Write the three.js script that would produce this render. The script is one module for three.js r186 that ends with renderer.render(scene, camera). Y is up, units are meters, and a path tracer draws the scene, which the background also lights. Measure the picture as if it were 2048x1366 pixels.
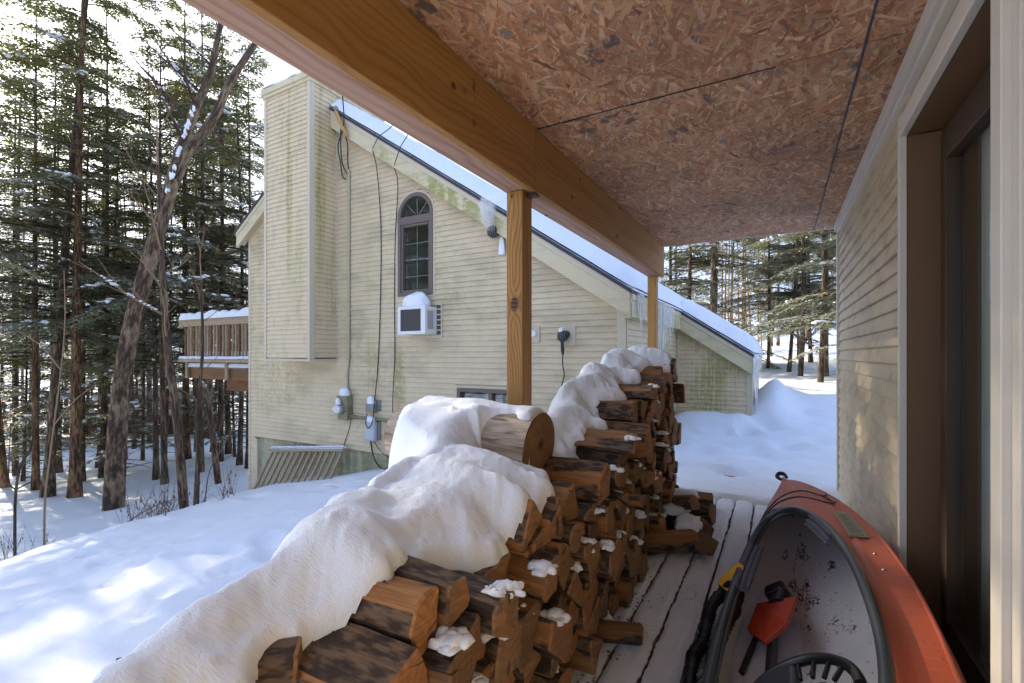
import * as THREE from 'three';
import { mergeGeometries, mergeVertices } from 'three/addons/utils/BufferGeometryUtils.js';
import { RoundedBoxGeometry } from 'three/addons/geometries/RoundedBoxGeometry.js';
import { createNoise2D, createNoise3D } from 'simplex-noise';

// ------------------------------------------------------------------ camera, sky, sun, exposure
const H = 1.22;                                   // eye height above the porch floor
const scene = new THREE.Scene();
const FOC = 950, HOR = 710, YAW = 29.4 * Math.PI / 180;
const camera = new THREE.PerspectiveCamera(2 * Math.atan(683 / FOC) * 180 / Math.PI, 2048 / 1366, 0.05, 1500);
camera.position.set(0, H, 0);
camera.rotation.set(0, YAW, 0);
camera.setViewOffset(2048, 1366, 0, 683 - HOR, 2048, 1366);

const renderer = new THREE.WebGLRenderer({ antialias: true });
renderer.setSize(1024, 683);
renderer.toneMapping = THREE.LinearToneMapping;
renderer.toneMappingExposure = 2.15;
renderer.shadowMap.enabled = true;

const SUN = new THREE.Vector3(-1.585, 0.72, -0.25).normalize();
const sun = new THREE.DirectionalLight(new THREE.Color().setRGB(1, 0.86, 0.66), 4.9);
sun.position.copy(SUN).multiplyScalar(60);
sun.castShadow = true;
sun.shadow.mapSize.set(4096, 4096);
Object.assign(sun.shadow.camera, { left: -40, right: 40, top: 40, bottom: -40, near: 1, far: 160 });
scene.add(sun, sun.target);

{ // clear winter sky, whitish towards the sun
  const w = 512, h = 256, a = new Float32Array(w * h * 4), d = new THREE.Vector3();
  for (let j = 0; j < h; j++) for (let i = 0; i < w; i++) {
    const th = ((i + .5) / w - .5) * 2 * Math.PI, el = ((j + .5) / h - .5) * Math.PI;
    d.set(Math.cos(el) * Math.cos(th), Math.sin(el), Math.cos(el) * Math.sin(th));
    const up = Math.max(0, d.y), k = Math.pow(1 - up, 1.3), c = Math.max(0, d.dot(SUN));
    const g = 0.9 * Math.pow(c, 5) + 1.6 * Math.pow(c, 30);
    const o = (j * w + i) * 4, below = d.y < 0 ? 0.8 : 1;
    a[o] = (0.16 + 0.43 * k + g) * below; a[o + 1] = (0.25 + 0.46 * k + g * .95) * below; a[o + 2] = (0.50 + 0.46 * k + g * .86) * below; a[o + 3] = 1;
  }
  const t = new THREE.DataTexture(a, w, h, THREE.RGBAFormat, THREE.FloatType);
  t.mapping = THREE.EquirectangularReflectionMapping; t.magFilter = t.minFilter = THREE.LinearFilter; t.needsUpdate = true;
  scene.background = t; scene.environment = t;
}

// ------------------------------------------------------------------ helpers
const rngOf = (s) => () => { s = (s + 0x6d2b79f5) | 0; let t = Math.imul(s ^ (s >>> 15), 1 | s); t = (t + Math.imul(t ^ (t >>> 7), 61 | t)) ^ t; return ((t ^ (t >>> 14)) >>> 0) / 4294967296; };
const n2 = createNoise2D(rngOf(11)), n3 = createNoise3D(rngOf(12));
const mixn = (a, b, k) => a + (b - a) * k, clamp = (x, a = 0, b = 1) => Math.min(b, Math.max(a, x));
const smooth = (a, b, x) => { const k = clamp((x - a) / (b - a)); return k * k * (3 - 2 * k); };
const V = (x, y, z) => new THREE.Vector3(x, y, z);
function curve(pts) { // piecewise linear lookup
  return (x) => { if (x <= pts[0][0]) return pts[0][1]; for (let i = 1; i < pts.length; i++) if (x <= pts[i][0]) { const k = (x - pts[i - 1][0]) / (pts[i][0] - pts[i - 1][0]); return mixn(pts[i - 1][1], pts[i][1], k * k * (3 - 2 * k)); } return pts[pts.length - 1][1]; };
}
const SY = Math.sin(YAW), CY = Math.cos(YAW);
// ground position seen under picture column px at forward distance d
const spot = (px, d) => { const u = (px - 1024) / FOC; return { x: d * (-SY + CY * u), z: -d * (CY + SY * u) }; };
const point = (px, py, d) => { const s = spot(px, d); return V(s.x, H + (HOR - py) / FOC * d, s.z); };

const taken = {};
const numbered = (n) => { const k = taken[n] = (taken[n] ?? -1) + 1; return k ? `${n}_${String(k).padStart(3, '0')}` : n; };
function mesh(name, geo, m, parent) {
  if (Array.isArray(geo)) geo = geo.length > 1 ? mergeGeometries(geo) : geo[0];
  const o = new THREE.Mesh(geo, m); o.castShadow = o.receiveShadow = true;
  o.name = parent ? name : numbered(name); (parent || scene).add(o); return o;
}
function tag(o, label, category, group, kind) { Object.assign(o.userData, { label, category }); if (group) o.userData.group = group; if (kind) o.userData.kind = kind; return o; }
function thing(name, label, category, group) { const o = new THREE.Group(); o.name = numbered(name); scene.add(o); return tag(o, label, category, group); }
const structure = (o) => { o.userData.kind = 'structure'; return o; };

// geometry: all pieces carry position, normal, uv and are non-indexed
function raw(pos, uv, nor) {
  const g = new THREE.BufferGeometry();
  g.setAttribute('position', new THREE.Float32BufferAttribute(pos, 3));
  g.setAttribute('uv', new THREE.Float32BufferAttribute(uv, 2));
  if (nor) g.setAttribute('normal', new THREE.Float32BufferAttribute(nor, 3)); else g.computeVertexNormals();
  return g;
}
const flat = (g) => (g.index ? g.toNonIndexed() : g);
function metric(g, axis = 0, su = 1, sv = 1, ou = 0, ov = 0) { // uv in metres, u along the grain axis
  g = flat(g); const p = g.attributes.position, n = g.attributes.normal, uv = new Float32Array(p.count * 2);
  for (let i = 0; i < p.count; i++) {
    const c = [p.getX(i), p.getY(i), p.getZ(i)], m = [Math.abs(n.getX(i)), Math.abs(n.getY(i)), Math.abs(n.getZ(i))];
    const k = m.indexOf(Math.max(...m)); let r = [0, 1, 2].filter((q) => q !== k);
    let a = axis, b; if (k === axis) { a = r[0]; b = r[1]; uv[2 * i] = c[a] * sv + ou; uv[2 * i + 1] = c[b] * sv + ov; continue; }
    b = r.find((q) => q !== axis); uv[2 * i] = c[a] * su + ou; uv[2 * i + 1] = c[b] * sv + (k * .37) + ov;
  }
  g.setAttribute('uv', new THREE.BufferAttribute(uv, 2)); return g;
}
function rbox(x0, x1, y0, y1, z0, z1, r = 0.004, axis = 0, ou = 0, ov = 0, su = 1, sv = 1) {
  const w = Math.abs(x1 - x0), h = Math.abs(y1 - y0), d = Math.abs(z1 - z0);
  const g = new RoundedBoxGeometry(w, h, d, 1, Math.min(r, w * .45, h * .45, d * .45));
  const f = flat(g); f.translate((x0 + x1) / 2, (y0 + y1) / 2, (z0 + z1) / 2); return metric(f, axis, su, sv, ou, ov);
}
function tube(pts, radii, sides = 8, vs = 1, cap = true) { // pts: Vector3[], radii: number or []
  const n = pts.length, P = [], N = [], U = [], rings = [];
  let prev = V(0.3, 0.1, 0.9).normalize(), len = 0;
  for (let i = 0; i < n; i++) {
    const t = pts[Math.min(n - 1, i + 1)].clone().sub(pts[Math.max(0, i - 1)]).normalize();
    let a = prev.clone().sub(t.clone().multiplyScalar(prev.dot(t))); if (a.lengthSq() < 1e-6) a = V(1, 0, 0).cross(t); a.normalize(); prev = a;
    const b = t.clone().cross(a), r = Array.isArray(radii) ? radii[i] : radii; if (i) len += pts[i].distanceTo(pts[i - 1]);
    const ring = []; for (let k = 0; k <= sides; k++) { const q = k / sides * 2 * Math.PI, nn = a.clone().multiplyScalar(Math.cos(q)).addScaledVector(b, Math.sin(q)); ring.push([pts[i].clone().addScaledVector(nn, r), nn, k / sides, len]); }
    rings.push(ring);
  }
  const push = (v) => { P.push(v[0].x, v[0].y, v[0].z); N.push(v[1].x, v[1].y, v[1].z); U.push(v[2], v[3] * vs); };
  for (let i = 0; i < n - 1; i++) for (let k = 0; k < sides; k++) { const a = rings[i][k], b = rings[i][k + 1], c = rings[i + 1][k + 1], d = rings[i + 1][k]; [a, b, c, a, c, d].forEach(push); }
  if (cap) for (const [i, s] of [[0, -1], [n - 1, 1]]) {
    const t = pts[Math.min(n - 1, i + 1)].clone().sub(pts[Math.max(0, i - 1)]).normalize().multiplyScalar(s);
    for (let k = 0; k < sides; k++) { const q = [[pts[i], t, .5, 0], [rings[i][k][0], t, 0, 0], [rings[i][k + 1][0], t, 1, 0]]; (s > 0 ? q : [q[0], q[2], q[1]]).forEach(push); }
  }
  return raw(P, U, N);
}
const spline = (pts, n) => new THREE.CatmullRomCurve3(pts).getPoints(n);
function prism(poly, z0, z1, axis = 'z', us = 1) { // convex or simple polygon [[a,b],...] extruded
  const sh = new THREE.Shape(poly.map((p) => new THREE.Vector2(p[0], p[1])));
  const g = flat(new THREE.ExtrudeGeometry(sh, { depth: z1 - z0, bevelEnabled: false })); g.translate(0, 0, z0);
  if (axis === 'x') g.rotateY(-Math.PI / 2); // z -> -x ... (a,b,z) -> (-z, b, a)
  return g;
}
// closed sheet: grid of points top(i,j) and bottom(i,j)
function sheet(nu, nv, top, bottom, uvs = 1) {
  const P = [], U = [], I = [], id = (s, i, j) => s * (nu + 1) * (nv + 1) + i * (nv + 1) + j;
  for (const f of [top, bottom]) for (let i = 0; i <= nu; i++) for (let j = 0; j <= nv; j++) { const p = f(i / nu, j / nv); P.push(p.x, p.y, p.z); U.push(p.x * uvs, p.z * uvs); }
  for (let i = 0; i < nu; i++) for (let j = 0; j < nv; j++) {
    let a = id(0, i, j), b = id(0, i + 1, j), c = id(0, i + 1, j + 1), d = id(0, i, j + 1); I.push(a, b, c, a, c, d);
    a = id(1, i, j); b = id(1, i + 1, j); c = id(1, i + 1, j + 1); d = id(1, i, j + 1); I.push(a, c, b, a, d, c);
  }
  const side = (i0, j0, i1, j1) => { const a = id(0, i0, j0), b = id(0, i1, j1), c = id(1, i1, j1), d = id(1, i0, j0); I.push(a, c, b, a, d, c); };
  for (let i = 0; i < nu; i++) { side(i + 1, 0, i, 0); side(i, nv, i + 1, nv); }
  for (let j = 0; j < nv; j++) { side(0, j, 0, j + 1); side(nu, j + 1, nu, j); }
  const g = new THREE.BufferGeometry(); g.setAttribute('position', new THREE.Float32BufferAttribute(P, 3)); g.setAttribute('uv', new THREE.Float32BufferAttribute(U, 2)); g.setIndex(I); g.computeVertexNormals(); return g;
}

const globalLump = {};
// ------------------------------------------------------------------ textures
const ih = (x, y, s) => { let t = Math.imul(x, 374761393) ^ Math.imul(y, 668265263) ^ Math.imul(s, 1274126177); t = Math.imul(t ^ (t >>> 13), 1274126177); return ((t ^ (t >>> 16)) >>> 0) / 4294967296; };
function pn(x, y, px, py, s) { // periodic value noise
  const xi = Math.floor(x), yi = Math.floor(y), fx = x - xi, fy = y - yi, u = fx * fx * (3 - 2 * fx), v = fy * fy * (3 - 2 * fy), m = (a, n) => ((a % n) + n) % n;
  const x0 = m(xi, px), x1 = m(xi + 1, px), y0 = m(yi, py), y1 = m(yi + 1, py);
  return mixn(mixn(ih(x0, y0, s), ih(x1, y0, s), u), mixn(ih(x0, y1, s), ih(x1, y1, s), u), v);
}
const fbm = (u, v, fx, fy, s, o = 4) => { let r = 0, a = .5, t = 0; for (let i = 0; i < o; i++) { r += a * pn(u * fx, v * fy, fx, fy, s + i); t += a; a *= .5; fx *= 2; fy *= 2; } return r / t; };
function texOf(data, w, h, srgb, rep) {
  const t = new THREE.DataTexture(data, w, h, THREE.RGBAFormat); t.wrapS = t.wrapT = rep === false ? THREE.ClampToEdgeWrapping : THREE.RepeatWrapping; t.magFilter = t.minFilter = THREE.LinearFilter;
  if (srgb) t.colorSpace = THREE.SRGBColorSpace; t.needsUpdate = true; return t;
}
function tex(w, h, fn, srgb = true, rep) {
  const a = new Uint8Array(w * h * 4);
  for (let j = 0; j < h; j++) for (let i = 0; i < w; i++) { const c = fn(i / w, j / h), o = (j * w + i) * 4; if (typeof c === 'number') { a[o] = a[o + 1] = a[o + 2] = clamp(c) * 255; } else { a[o] = clamp(c[0], 0, 255); a[o + 1] = clamp(c[1], 0, 255); a[o + 2] = clamp(c[2], 0, 255); } a[o + 3] = 255; }
  return texOf(a, w, h, srgb, rep);
}
const scaled = (t, x, y) => { const c = t.clone(); c.repeat.set(x, y); c.needsUpdate = true; return c; };
const shade = (c, k) => [c[0] * k, c[1] * k, c[2] * k];
const lerp3 = (a, b, k) => [mixn(a[0], b[0], k), mixn(a[1], b[1], k), mixn(a[2], b[2], k)];

// oriented strand board, 2.4 m x 1.2 m
const OSB = (() => {
  const w = 2048, h = 1024, col = new Float32Array(w * h * 3).fill(120), hgt = new Uint8Array(w * h), r = rngOf(5);
  const pal = [[200, 156, 116], [190, 142, 100], [204, 164, 128], [176, 124, 86], [192, 142, 106], [212, 176, 142], [166, 114, 78], [184, 132, 102], [200, 156, 120], [138, 92, 66]];
  for (let s = 0; s < 12000; s++) {
    const big = r() < .5, L = (big ? 80 + r() * 95 : 20 + r() * 50) * .85, W = (big ? 8 + r() * 22 : 2 + r() * 9) * .85;
    const an = r() < .6 ? (r() - .5) * 1.3 : (r() - .5) * Math.PI, ca = Math.cos(an), sa = Math.sin(an), cx = r() * w, cy = r() * h;
    let c = pal[(r() * (r() < .08 ? 10 : 9)) | 0]; const k = .88 + r() * .22, sk = (r() - .5) * .6, fr = 0.7 + r() * 1.2, ph = r() * 9, z = (r() * 200) | 0;
    const R = Math.ceil((L + W) / 2 + 2);
    for (let y = -R; y <= R; y++) for (let x = -R; x <= R; x++) {
      const u = x * ca + y * sa, v = -x * sa + y * ca + u * sk * .2; if (Math.abs(u) > L / 2 * (0.85 + .15 * Math.sin(v * 1.7 + ph)) || Math.abs(v) > W / 2 * (0.8 + .2 * Math.sin(u * .12 + ph))) continue;
      const X = ((cx + x | 0) % w + w) % w, Y = ((cy + y | 0) % h + h) % h, o = (Y * w + X), edge = Math.abs(v) > W / 2 * .8 - 1 && v < 0 ? .84 : 1;
      const q = k * edge * (0.95 + .07 * Math.sin(v * fr * 2 + ph)); col[o * 3] = c[0] * q; col[o * 3 + 1] = c[1] * q; col[o * 3 + 2] = c[2] * q; hgt[o] = z + 40 * edge;
    }
  }
  const a = new Uint8Array(w * h * 4), b = new Uint8Array(w * h * 4);
  for (let j = 0; j < h; j++) for (let i = 0; i < w; i++) {
    const o = j * w + i, f = fbm(i / w, j / h, 5, 3, 40, 4), st = smooth(.66, .74, fbm(i / w, j / h, 9, 5, 70, 4)) * smooth(.5, .7, fbm(i / w, j / h, 60, 40, 90, 2)), k = (0.86 + .28 * f);
    for (let q = 0; q < 3; q++) a[o * 4 + q] = clamp(mixn(col[o * 3 + q] * k, [70, 66, 70][q], st * .7), 0, 255), b[o * 4 + q] = hgt[o];
    a[o * 4 + 3] = b[o * 4 + 3] = 255;
  }
  return [texOf(a, w, h, true), texOf(b, w, h, false)];
})();

function woodTex(base, dark, knots, seed, w = 1024, h = 512, rings = 26) { // 2 m along u, 0.5 m along v
  return tex(w, h, (u, v) => {
    let x = u * 2, y = v * .5, warp = (fbm(u, v, 3, 3, seed, 3) - .5) * .12 + (fbm(u, v, 14, 4, seed + 3, 2) - .5) * .012, kn = 0, ring = y;
    for (const [kx, ky, kr] of knots) {
      let dx = Math.abs(x - kx); dx = Math.min(dx, 2 - dx); const dy = y - ky, q = Math.hypot(dx * .55, dy) / kr;
      ring += (dy > 0 ? 1 : -1) * kr * 1.3 * Math.exp(-q * q * .28) * Math.exp(-Math.abs(dy) / (kr * 3)); if (q < 1.15) kn = Math.max(kn, smooth(1.15, .6, q));
    }
    const g = Math.sin((ring + warp) * rings * 6.283 * 1.6) * .5 + .5, f = fbm(u, v, 6, 180, seed + 9, 3), l = fbm(u, v, 2, 8, seed + 5, 3);
    let c = lerp3(base, dark, clamp(.08 + .42 * Math.pow(g, 2.2) + .5 * (f - .5) + .7 * (l - .5)));
    if (kn) c = lerp3(c, shade(dark, .42), kn * (.75 + .25 * Math.sin(Math.hypot(x * 300, y * 300)))); return c;
  });
}
const T = {};
T.beam = woodTex([164, 120, 62], [126, 86, 38], [[.34, .1, .013], [.42, .36, .017], [.96, .22, .02], [1.35, .4, .012], [1.7, .12, .016], [1.22, .05, .01]], 21);
T.beamNear = (() => { const t = T.beam, d = new Uint8Array(t.image.data), w = 1024, h = 512; for (let j = 0; j < h; j++) for (let i = 500; i < 606; i++) { const u = i / w, v = j / h; let k = 0; for (const [su, sv, ru, rv] of [[.539, .2, .006, .05], [.54, .1, .007, .035], [.538, .985, .006, .03], [.572, .12, .012, .03], [.505, .3, .004, .02]]) { let dv = Math.abs(v - sv); dv = Math.min(dv, 1 - dv); const q = Math.hypot((u - su) / ru, dv / rv); k = Math.max(k, smooth(1.2, .3, q) * smooth(.35, .6, fbm(u, v, 120, 24, 501, 3)) * (ru > .01 ? .3 : .75)); } const o = (j * w + i) * 4; for (let c = 0; c < 3; c++) d[o + c] = mixn(d[o + c], 58 - c * 3, k); } return texOf(d, w, h, true); })();
T.under = woodTex([176, 146, 128], [136, 98, 80], [[.5, .2, .012], [1.5, .35, .01]], 31, 1024, 512, 18);
T.post = woodTex([184, 140, 76], [108, 72, 32], [[0.52, .062, .024], [1.55, .3, .012], [1.3, .16, .012], [1.1, .045, .008]], 41, 1024, 512, 44);
T.grey = woodTex([168, 150, 122], [104, 88, 66], [[.3, .2, .01], [1.2, .4, .012]], 51, 1024, 256, 30);
T.deckwood = woodTex([150, 120, 84], [84, 62, 42], [[.6, .2, .014]], 61, 512, 256, 26);
T.grain = tex(512, 512, (u, v) => fbm(u, v, 8, 200, 77, 3), false);
T.snowb = tex(1024, 1024, (u, v) => .45 * fbm(u, v, 24, 24, 5, 4) + .55 * fbm(u, v, 160, 160, 9, 3), false);
T.snowc = tex(512, 512, (u, v) => { const f = fbm(u, v, 12, 12, 81, 5), s = fbm(u, v, 150, 150, 85, 2); return shade([250, 250, 251], .965 + .04 * f - (s > .9 ? .05 : 0)); });
T.bark = tex(512, 1024, (u, v) => { const f = fbm(u, v, 16, 10, 3, 4), g = fbm(u, v, 36, 14, 8, 3), l = fbm(u, v, 3, 4, 15, 3); const k = smooth(.3, .75, .55 * f + .45 * g); let c = lerp3([52, 42, 34], [138, 116, 94], k); c = lerp3(c, [120, 130, 104], smooth(.58, .78, l) * .45); return c; });
T.barkb = tex(512, 1024, (u, v) => smooth(.28, .75, .55 * fbm(u, v, 16, 10, 3, 4) + .45 * fbm(u, v, 36, 14, 8, 3)), false);
T.stucco = tex(1024, 512, (u, v) => { const f = fbm(u, v, 8, 6, 4, 5), s = fbm(u, v, 40, 3, 17, 4), g = smooth(.42, .72, .5 * f + .5 * s); return shade(lerp3([172, 168, 144], [126, 126, 84], g * .75), .86 + .28 * fbm(u, v, 80, 50, 24, 3)); });
// siding, tinted by algae that grows in patches and streaks
const sidingTex = (seed, amount, grime, w = 1024, h = 1024, spots = []) => tex(w, h, (u, v) => {
  const p = fbm(u, v, 7, 5, seed, 5), s = fbm(u, v, 60, 4, seed + 7, 4), d = fbm(u, v, 150, 120, seed + 13, 3);
  let g = smooth(.5, .78, .62 * p + .38 * s) * amount;
  for (const [su, sv, ru, rv, k] of spots) { const q = Math.hypot((u - su) / ru, (v - sv) / rv); if (q < 1) g += k * smooth(1, .25, q + (p - .5) * .9 + (d - .5) * .7) * smooth(.32, .6, .55 * s + .45 * d); }
  let c = lerp3([205, 189, 157], [152, 147, 90], clamp(g * (.45 + .8 * d)));
  return shade(c, 1 - grime * smooth(.45, .8, fbm(u, v, 18, 30, seed + 21, 4)) - .05 * (d - .5));
});
T.sideMain = sidingTex(101, .14, .09, 1536, 1024, [[.45, .22, .1, .12, .35], [.12, .2, .16, .16, .35], [.52, .2, .03, .16, .6], [.66, .42, .08, .06, .25], [.41, .3, .07, .08, .4], [.04, .5, .05, .5, .25]]);
T.sideChim = sidingTex(131, .2, .07, 1024, 1024, [[.55, .6, .09, .5, .9], [.75, .3, .2, .25, .4]]);
T.sideBack = sidingTex(151, .35, .08, 512, 512, [[.35, .35, .42, .3, .9], [.55, .6, .4, .16, .9], [.3, .85, .3, .1, .6]]);
T.sideNear = sidingTex(171, .05, .12, 512, 512);
T.log = (() => { // left half: sawn ends, right half: split faces and bark
  return tex(1024, 1024, (u, v) => {
    if (u < .5) {
      const x = u * 2 - .5, y = v - .5, r = Math.hypot(x, y + .12) + .035 * (fbm(u * 2, v, 5, 5, 2, 3) - .5), an = Math.atan2(y + .12, x);
      const ring = Math.sin(r * 150) * .5 + .5, ray = pn(an * 13 + 50, r * 5, 9999, 9999, 6), saw = fbm(u, v, 10, 140, 33, 2), blot = fbm(u, v, 10, 10, 44, 4);
      let c = lerp3([184, 148, 108], [128, 92, 62], clamp(.2 * ring + .5 * (saw - .3) + .55 * (blot - .3))); if (ray > .86) c = shade(c, .62); return lerp3(c, [112, 104, 96], smooth(.5, .75, fbm(u, v, 14, 9, 63, 4)) * .55);
    }
    const f = fbm(u, v, 5, 220, 71, 3), b = fbm(u, v, 8, 12, 75, 4), l = fbm(u, v, 14, 60, 79, 3), band = smooth(.46, .56, pn(v * 7, u * 2, 7, 2, 91) * .6 + .4 * b);
    const wood = lerp3([186, 144, 98], [116, 78, 48], clamp(.9 * (f - .2) * .8 + .5 * (l - .3))), bark = lerp3([62, 50, 40], [122, 106, 90], smooth(.3, .7, fbm(u, v, 30, 60, 83, 3)));
    return lerp3(wood, bark, band);
  }, true);
})();
T.logb = tex(512, 512, (u, v) => (u < .5 ? .5 + .3 * (fbm(u, v, 10, 120, 33, 3) - .5) : .35 * fbm(u, v, 5, 160, 71, 3) + .65 * fbm(u, v, 16, 40, 83, 3)), false);
T.rings = tex(512, 512, (u, v) => { // sawn end of the big round log
  const x = u - .5, y = v - .5, an = Math.atan2(y - .03, x - .02), r = Math.hypot(x - .02, y - .03) * (1 + .08 * Math.sin(an * 3 + 1)) + .02 * (fbm(u, v, 5, 5, 2, 3) - .5);
  const ring = Math.sin(r * 210) * .5 + .5, crack = pn(an * 7 + 40, r * 4, 999, 999, 8), blot = fbm(u, v, 7, 7, 14, 4), saw = fbm(u, v, 4, 90, 19, 3);
  let c = lerp3([158, 116, 74], [92, 62, 38], clamp(.2 * ring + .7 * (blot - .2) + .4 * (saw - .4))); if (crack > .95 && r < .36) c = shade(c, .75); c = lerp3(c, [58, 42, 30], smooth(.12, .02, r + .05 * (blot - .5)) * .8); if (r > .455) c = lerp3(c, [60, 46, 36], .8); return c;
});
T.paper = tex(512, 512, (u, v) => { const f = fbm(u, v, 3, 26, 61, 4), s = fbm(u, v, 10, 120, 65, 3); let c = lerp3([188, 176, 158], [122, 100, 78], clamp(1.2 * (f - .3) + .7 * (s - .45))); c = lerp3(c, [96, 78, 60], smooth(.62, .8, fbm(u, v, 5, 60, 69, 3)) * .7); return c; });
T.kay = tex(1024, 1024, (u, v) => { const f = fbm(u, v, 14, 14, 3, 5), s = fbm(u, v, 10, 240, 13, 3), d = fbm(u, v, 120, 120, 17, 3); let c = lerp3([204, 92, 56], [180, 92, 72], clamp(.35 + .9 * (f - .4))); c = lerp3(c, [214, 150, 130], smooth(.66, .86, s) * .35); if (d > .82) c = shade(c, .72); return c; });
T.inner = tex(1024, 1024, (u, v) => { const d = fbm(u, v, 90, 90, 3, 3), m = fbm(u, v, 6, 6, 23, 5), f = fbm(u, v, 220, 220, 33, 2); let c = shade([232, 228, 222], .92 + .1 * m); c = lerp3(c, [58, 44, 36], clamp(smooth(.6, .72, m) * smooth(.42, .62, d) + (d > .8 ? .7 : 0) + (f > .9 ? .5 : 0))); return c; });
T.fine = tex(512, 512, (u, v) => fbm(u, v, 90, 90, 303, 3), false);

// ------------------------------------------------------------------ materials
const mat = (o) => new THREE.MeshStandardMaterial({ roughness: .7, ...o });
const lin = (r, g, b) => new THREE.Color().setRGB(r, g, b);
const M = {
  snow: mat({ color: lin(.83, .875, .925), map: scaled(T.snowc, .7, .7), roughness: .82, bumpMap: scaled(T.snowb, .9, .9), bumpScale: .004 }),
  snowPile: mat({ color: lin(.83, .875, .925), map: scaled(T.snowc, .7, .7), roughness: .82, bumpMap: scaled(T.snowb, 1.6, 1.6), bumpScale: .003 }),
  snowFar: mat({ color: lin(.83, .875, .925), roughness: .85 }),
  osb: mat({ map: OSB[0], bumpMap: OSB[1], bumpScale: .0012, roughness: .72 }),
  beam: mat({ map: T.beam, bumpMap: T.grain, bumpScale: .0012, roughness: .72 }),
  beamNear: mat({ map: T.beamNear, bumpMap: T.grain, bumpScale: .0012, roughness: .72 }),
  under: mat({ map: T.under, bumpMap: T.grain, bumpScale: .001, roughness: .75 }),
  post: mat({ map: T.post, bumpMap: T.grain, bumpScale: .0012, roughness: .7 }),
  grey: mat({ map: T.grey, bumpMap: T.grain, bumpScale: .002, roughness: .85 }),
  deckwood: mat({ map: T.deckwood, roughness: .85 }),
  brownwood: mat({ map: T.deckwood, color: lin(.75, .6, .45), roughness: .8 }),
  bark: mat({ map: T.bark, bumpMap: T.barkb, bumpScale: .03, roughness: .95 }),
  barkRed: mat({ map: T.bark, color: lin(1.2, .96, .74), bumpMap: T.barkb, bumpScale: .025, roughness: .95 }),
  barkGrey: mat({ map: T.bark, color: lin(1.15, 1.12, 1.08), bumpMap: T.barkb, bumpScale: .025, roughness: .95 }),
  twig: mat({ color: lin(.15, .11, .08), roughness: .95 }),
  twigRed: mat({ color: lin(.26, .17, .1), roughness: .95 }),
  stucco: mat({ map: scaled(T.stucco, .25, .5), roughness: .92 }),
  sideMain: mat({ map: T.sideMain, roughness: .5 }), sideChim: mat({ map: T.sideChim, roughness: .5 }), sideBack: mat({ map: T.sideBack, roughness: .55 }), sideNear: mat({ map: T.sideNear, bumpMap: T.grain, bumpScale: .0006, roughness: .5 }),
  trim: mat({ color: lin(.54, .47, .35), roughness: .5 }), trimAlgae: mat({ map: scaled(T.sideBack, .12, .4), color: lin(.95, 1, .98), roughness: .55 }),
  white: mat({ color: lin(.62, .6, .57), map: scaled(T.snowc, 1, 1), roughness: .45 }), whiteTrim: mat({ color: lin(.66, .62, .54), roughness: .5 }),
  darkwood: mat({ color: lin(.055, .033, .02), roughness: .5, bumpMap: T.grain, bumpScale: .001 }), jamb: mat({ color: lin(.16, .09, .04), roughness: .6 }),
  winFrame: mat({ color: lin(.13, .1, .085), roughness: .5 }), black: mat({ color: lin(.018, .018, .02), roughness: .45 }), blackRub: mat({ color: lin(.014, .014, .016), roughness: .38 }),
  drip: mat({ color: lin(.03, .028, .028), roughness: .6 }), grille: mat({ color: lin(.07, .07, .075), roughness: .5 }), plastic: mat({ color: lin(.72, .73, .74), roughness: .4 }),
  greyPlastic: mat({ color: lin(.42, .47, .52), roughness: .45 }), meter: mat({ color: lin(.62, .62, .52), roughness: .5, map: scaled(T.stucco, .6, .6) }), boxGrey: mat({ color: lin(.2, .22, .2), roughness: .55 }),
  conduit: mat({ color: lin(.42, .4, .28), roughness: .5, metalness: .2 }), cable: mat({ color: lin(.02, .02, .02), roughness: .6 }),
  glass: new THREE.MeshPhysicalMaterial({ color: lin(.9, .95, .95), roughness: .02, transmission: 1, thickness: 0, ior: 1.5 }), dome: new THREE.MeshPhysicalMaterial({ color: lin(.95, .97, .98), roughness: .06, transmission: .7, thickness: 0 }),
  room: mat({ color: lin(.34, .31, .27), roughness: .9 }), blind: mat({ color: lin(.5, .5, .5), roughness: .7 }),
  ice: new THREE.MeshPhysicalMaterial({ color: lin(.94, .97, 1), roughness: .12, transmission: .75, thickness: .03, ior: 1.31 }),
  steam: new THREE.MeshPhysicalMaterial({ color: lin(1, 1, 1), transparent: true, opacity: .1, roughness: 1, transmission: .5, thickness: 0 }),
  kay: new THREE.MeshPhysicalMaterial({ map: T.kay, roughness: .42, clearcoat: .25, clearcoatRoughness: .35, bumpMap: scaled(T.fine, 3, 3), bumpScale: .0008, side: THREE.DoubleSide }),
  inner: mat({ map: T.inner, roughness: .6, side: THREE.DoubleSide }), rim: mat({ color: lin(.045, .05, .056), roughness: .28 }), pad: mat({ color: lin(.1, .095, .12), roughness: .75 }),
  steel: mat({ color: lin(.6, .6, .6), metalness: 1, roughness: .3 }), yellow: mat({ color: lin(.72, .36, .02), roughness: .6 }), red: mat({ map: T.kay, color: lin(.9, .5, .4), roughness: .45 }), orangewood: mat({ color: lin(.5, .27, .09), roughness: .7 }),
  leafBrown: mat({ color: lin(.2, .09, .05), roughness: .9, side: THREE.DoubleSide }), seam: mat({ color: lin(.03, .035, .045), roughness: .9 }), caulk: mat({ color: lin(.04, .06, .09), roughness: .6 }),
  paper: mat({ map: T.paper, bumpMap: T.grain, bumpScale: .004, roughness: .85 }), rings: mat({ map: T.rings, roughness: .85 }), shed: mat({ color: lin(.14, .075, .05), roughness: .85 }),
};
const leafMat = (k) => new THREE.MeshPhysicalMaterial({ color: lin(...k), vertexColors: true, roughness: .75, transmission: .55, thickness: 0, side: THREE.DoubleSide });
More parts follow.
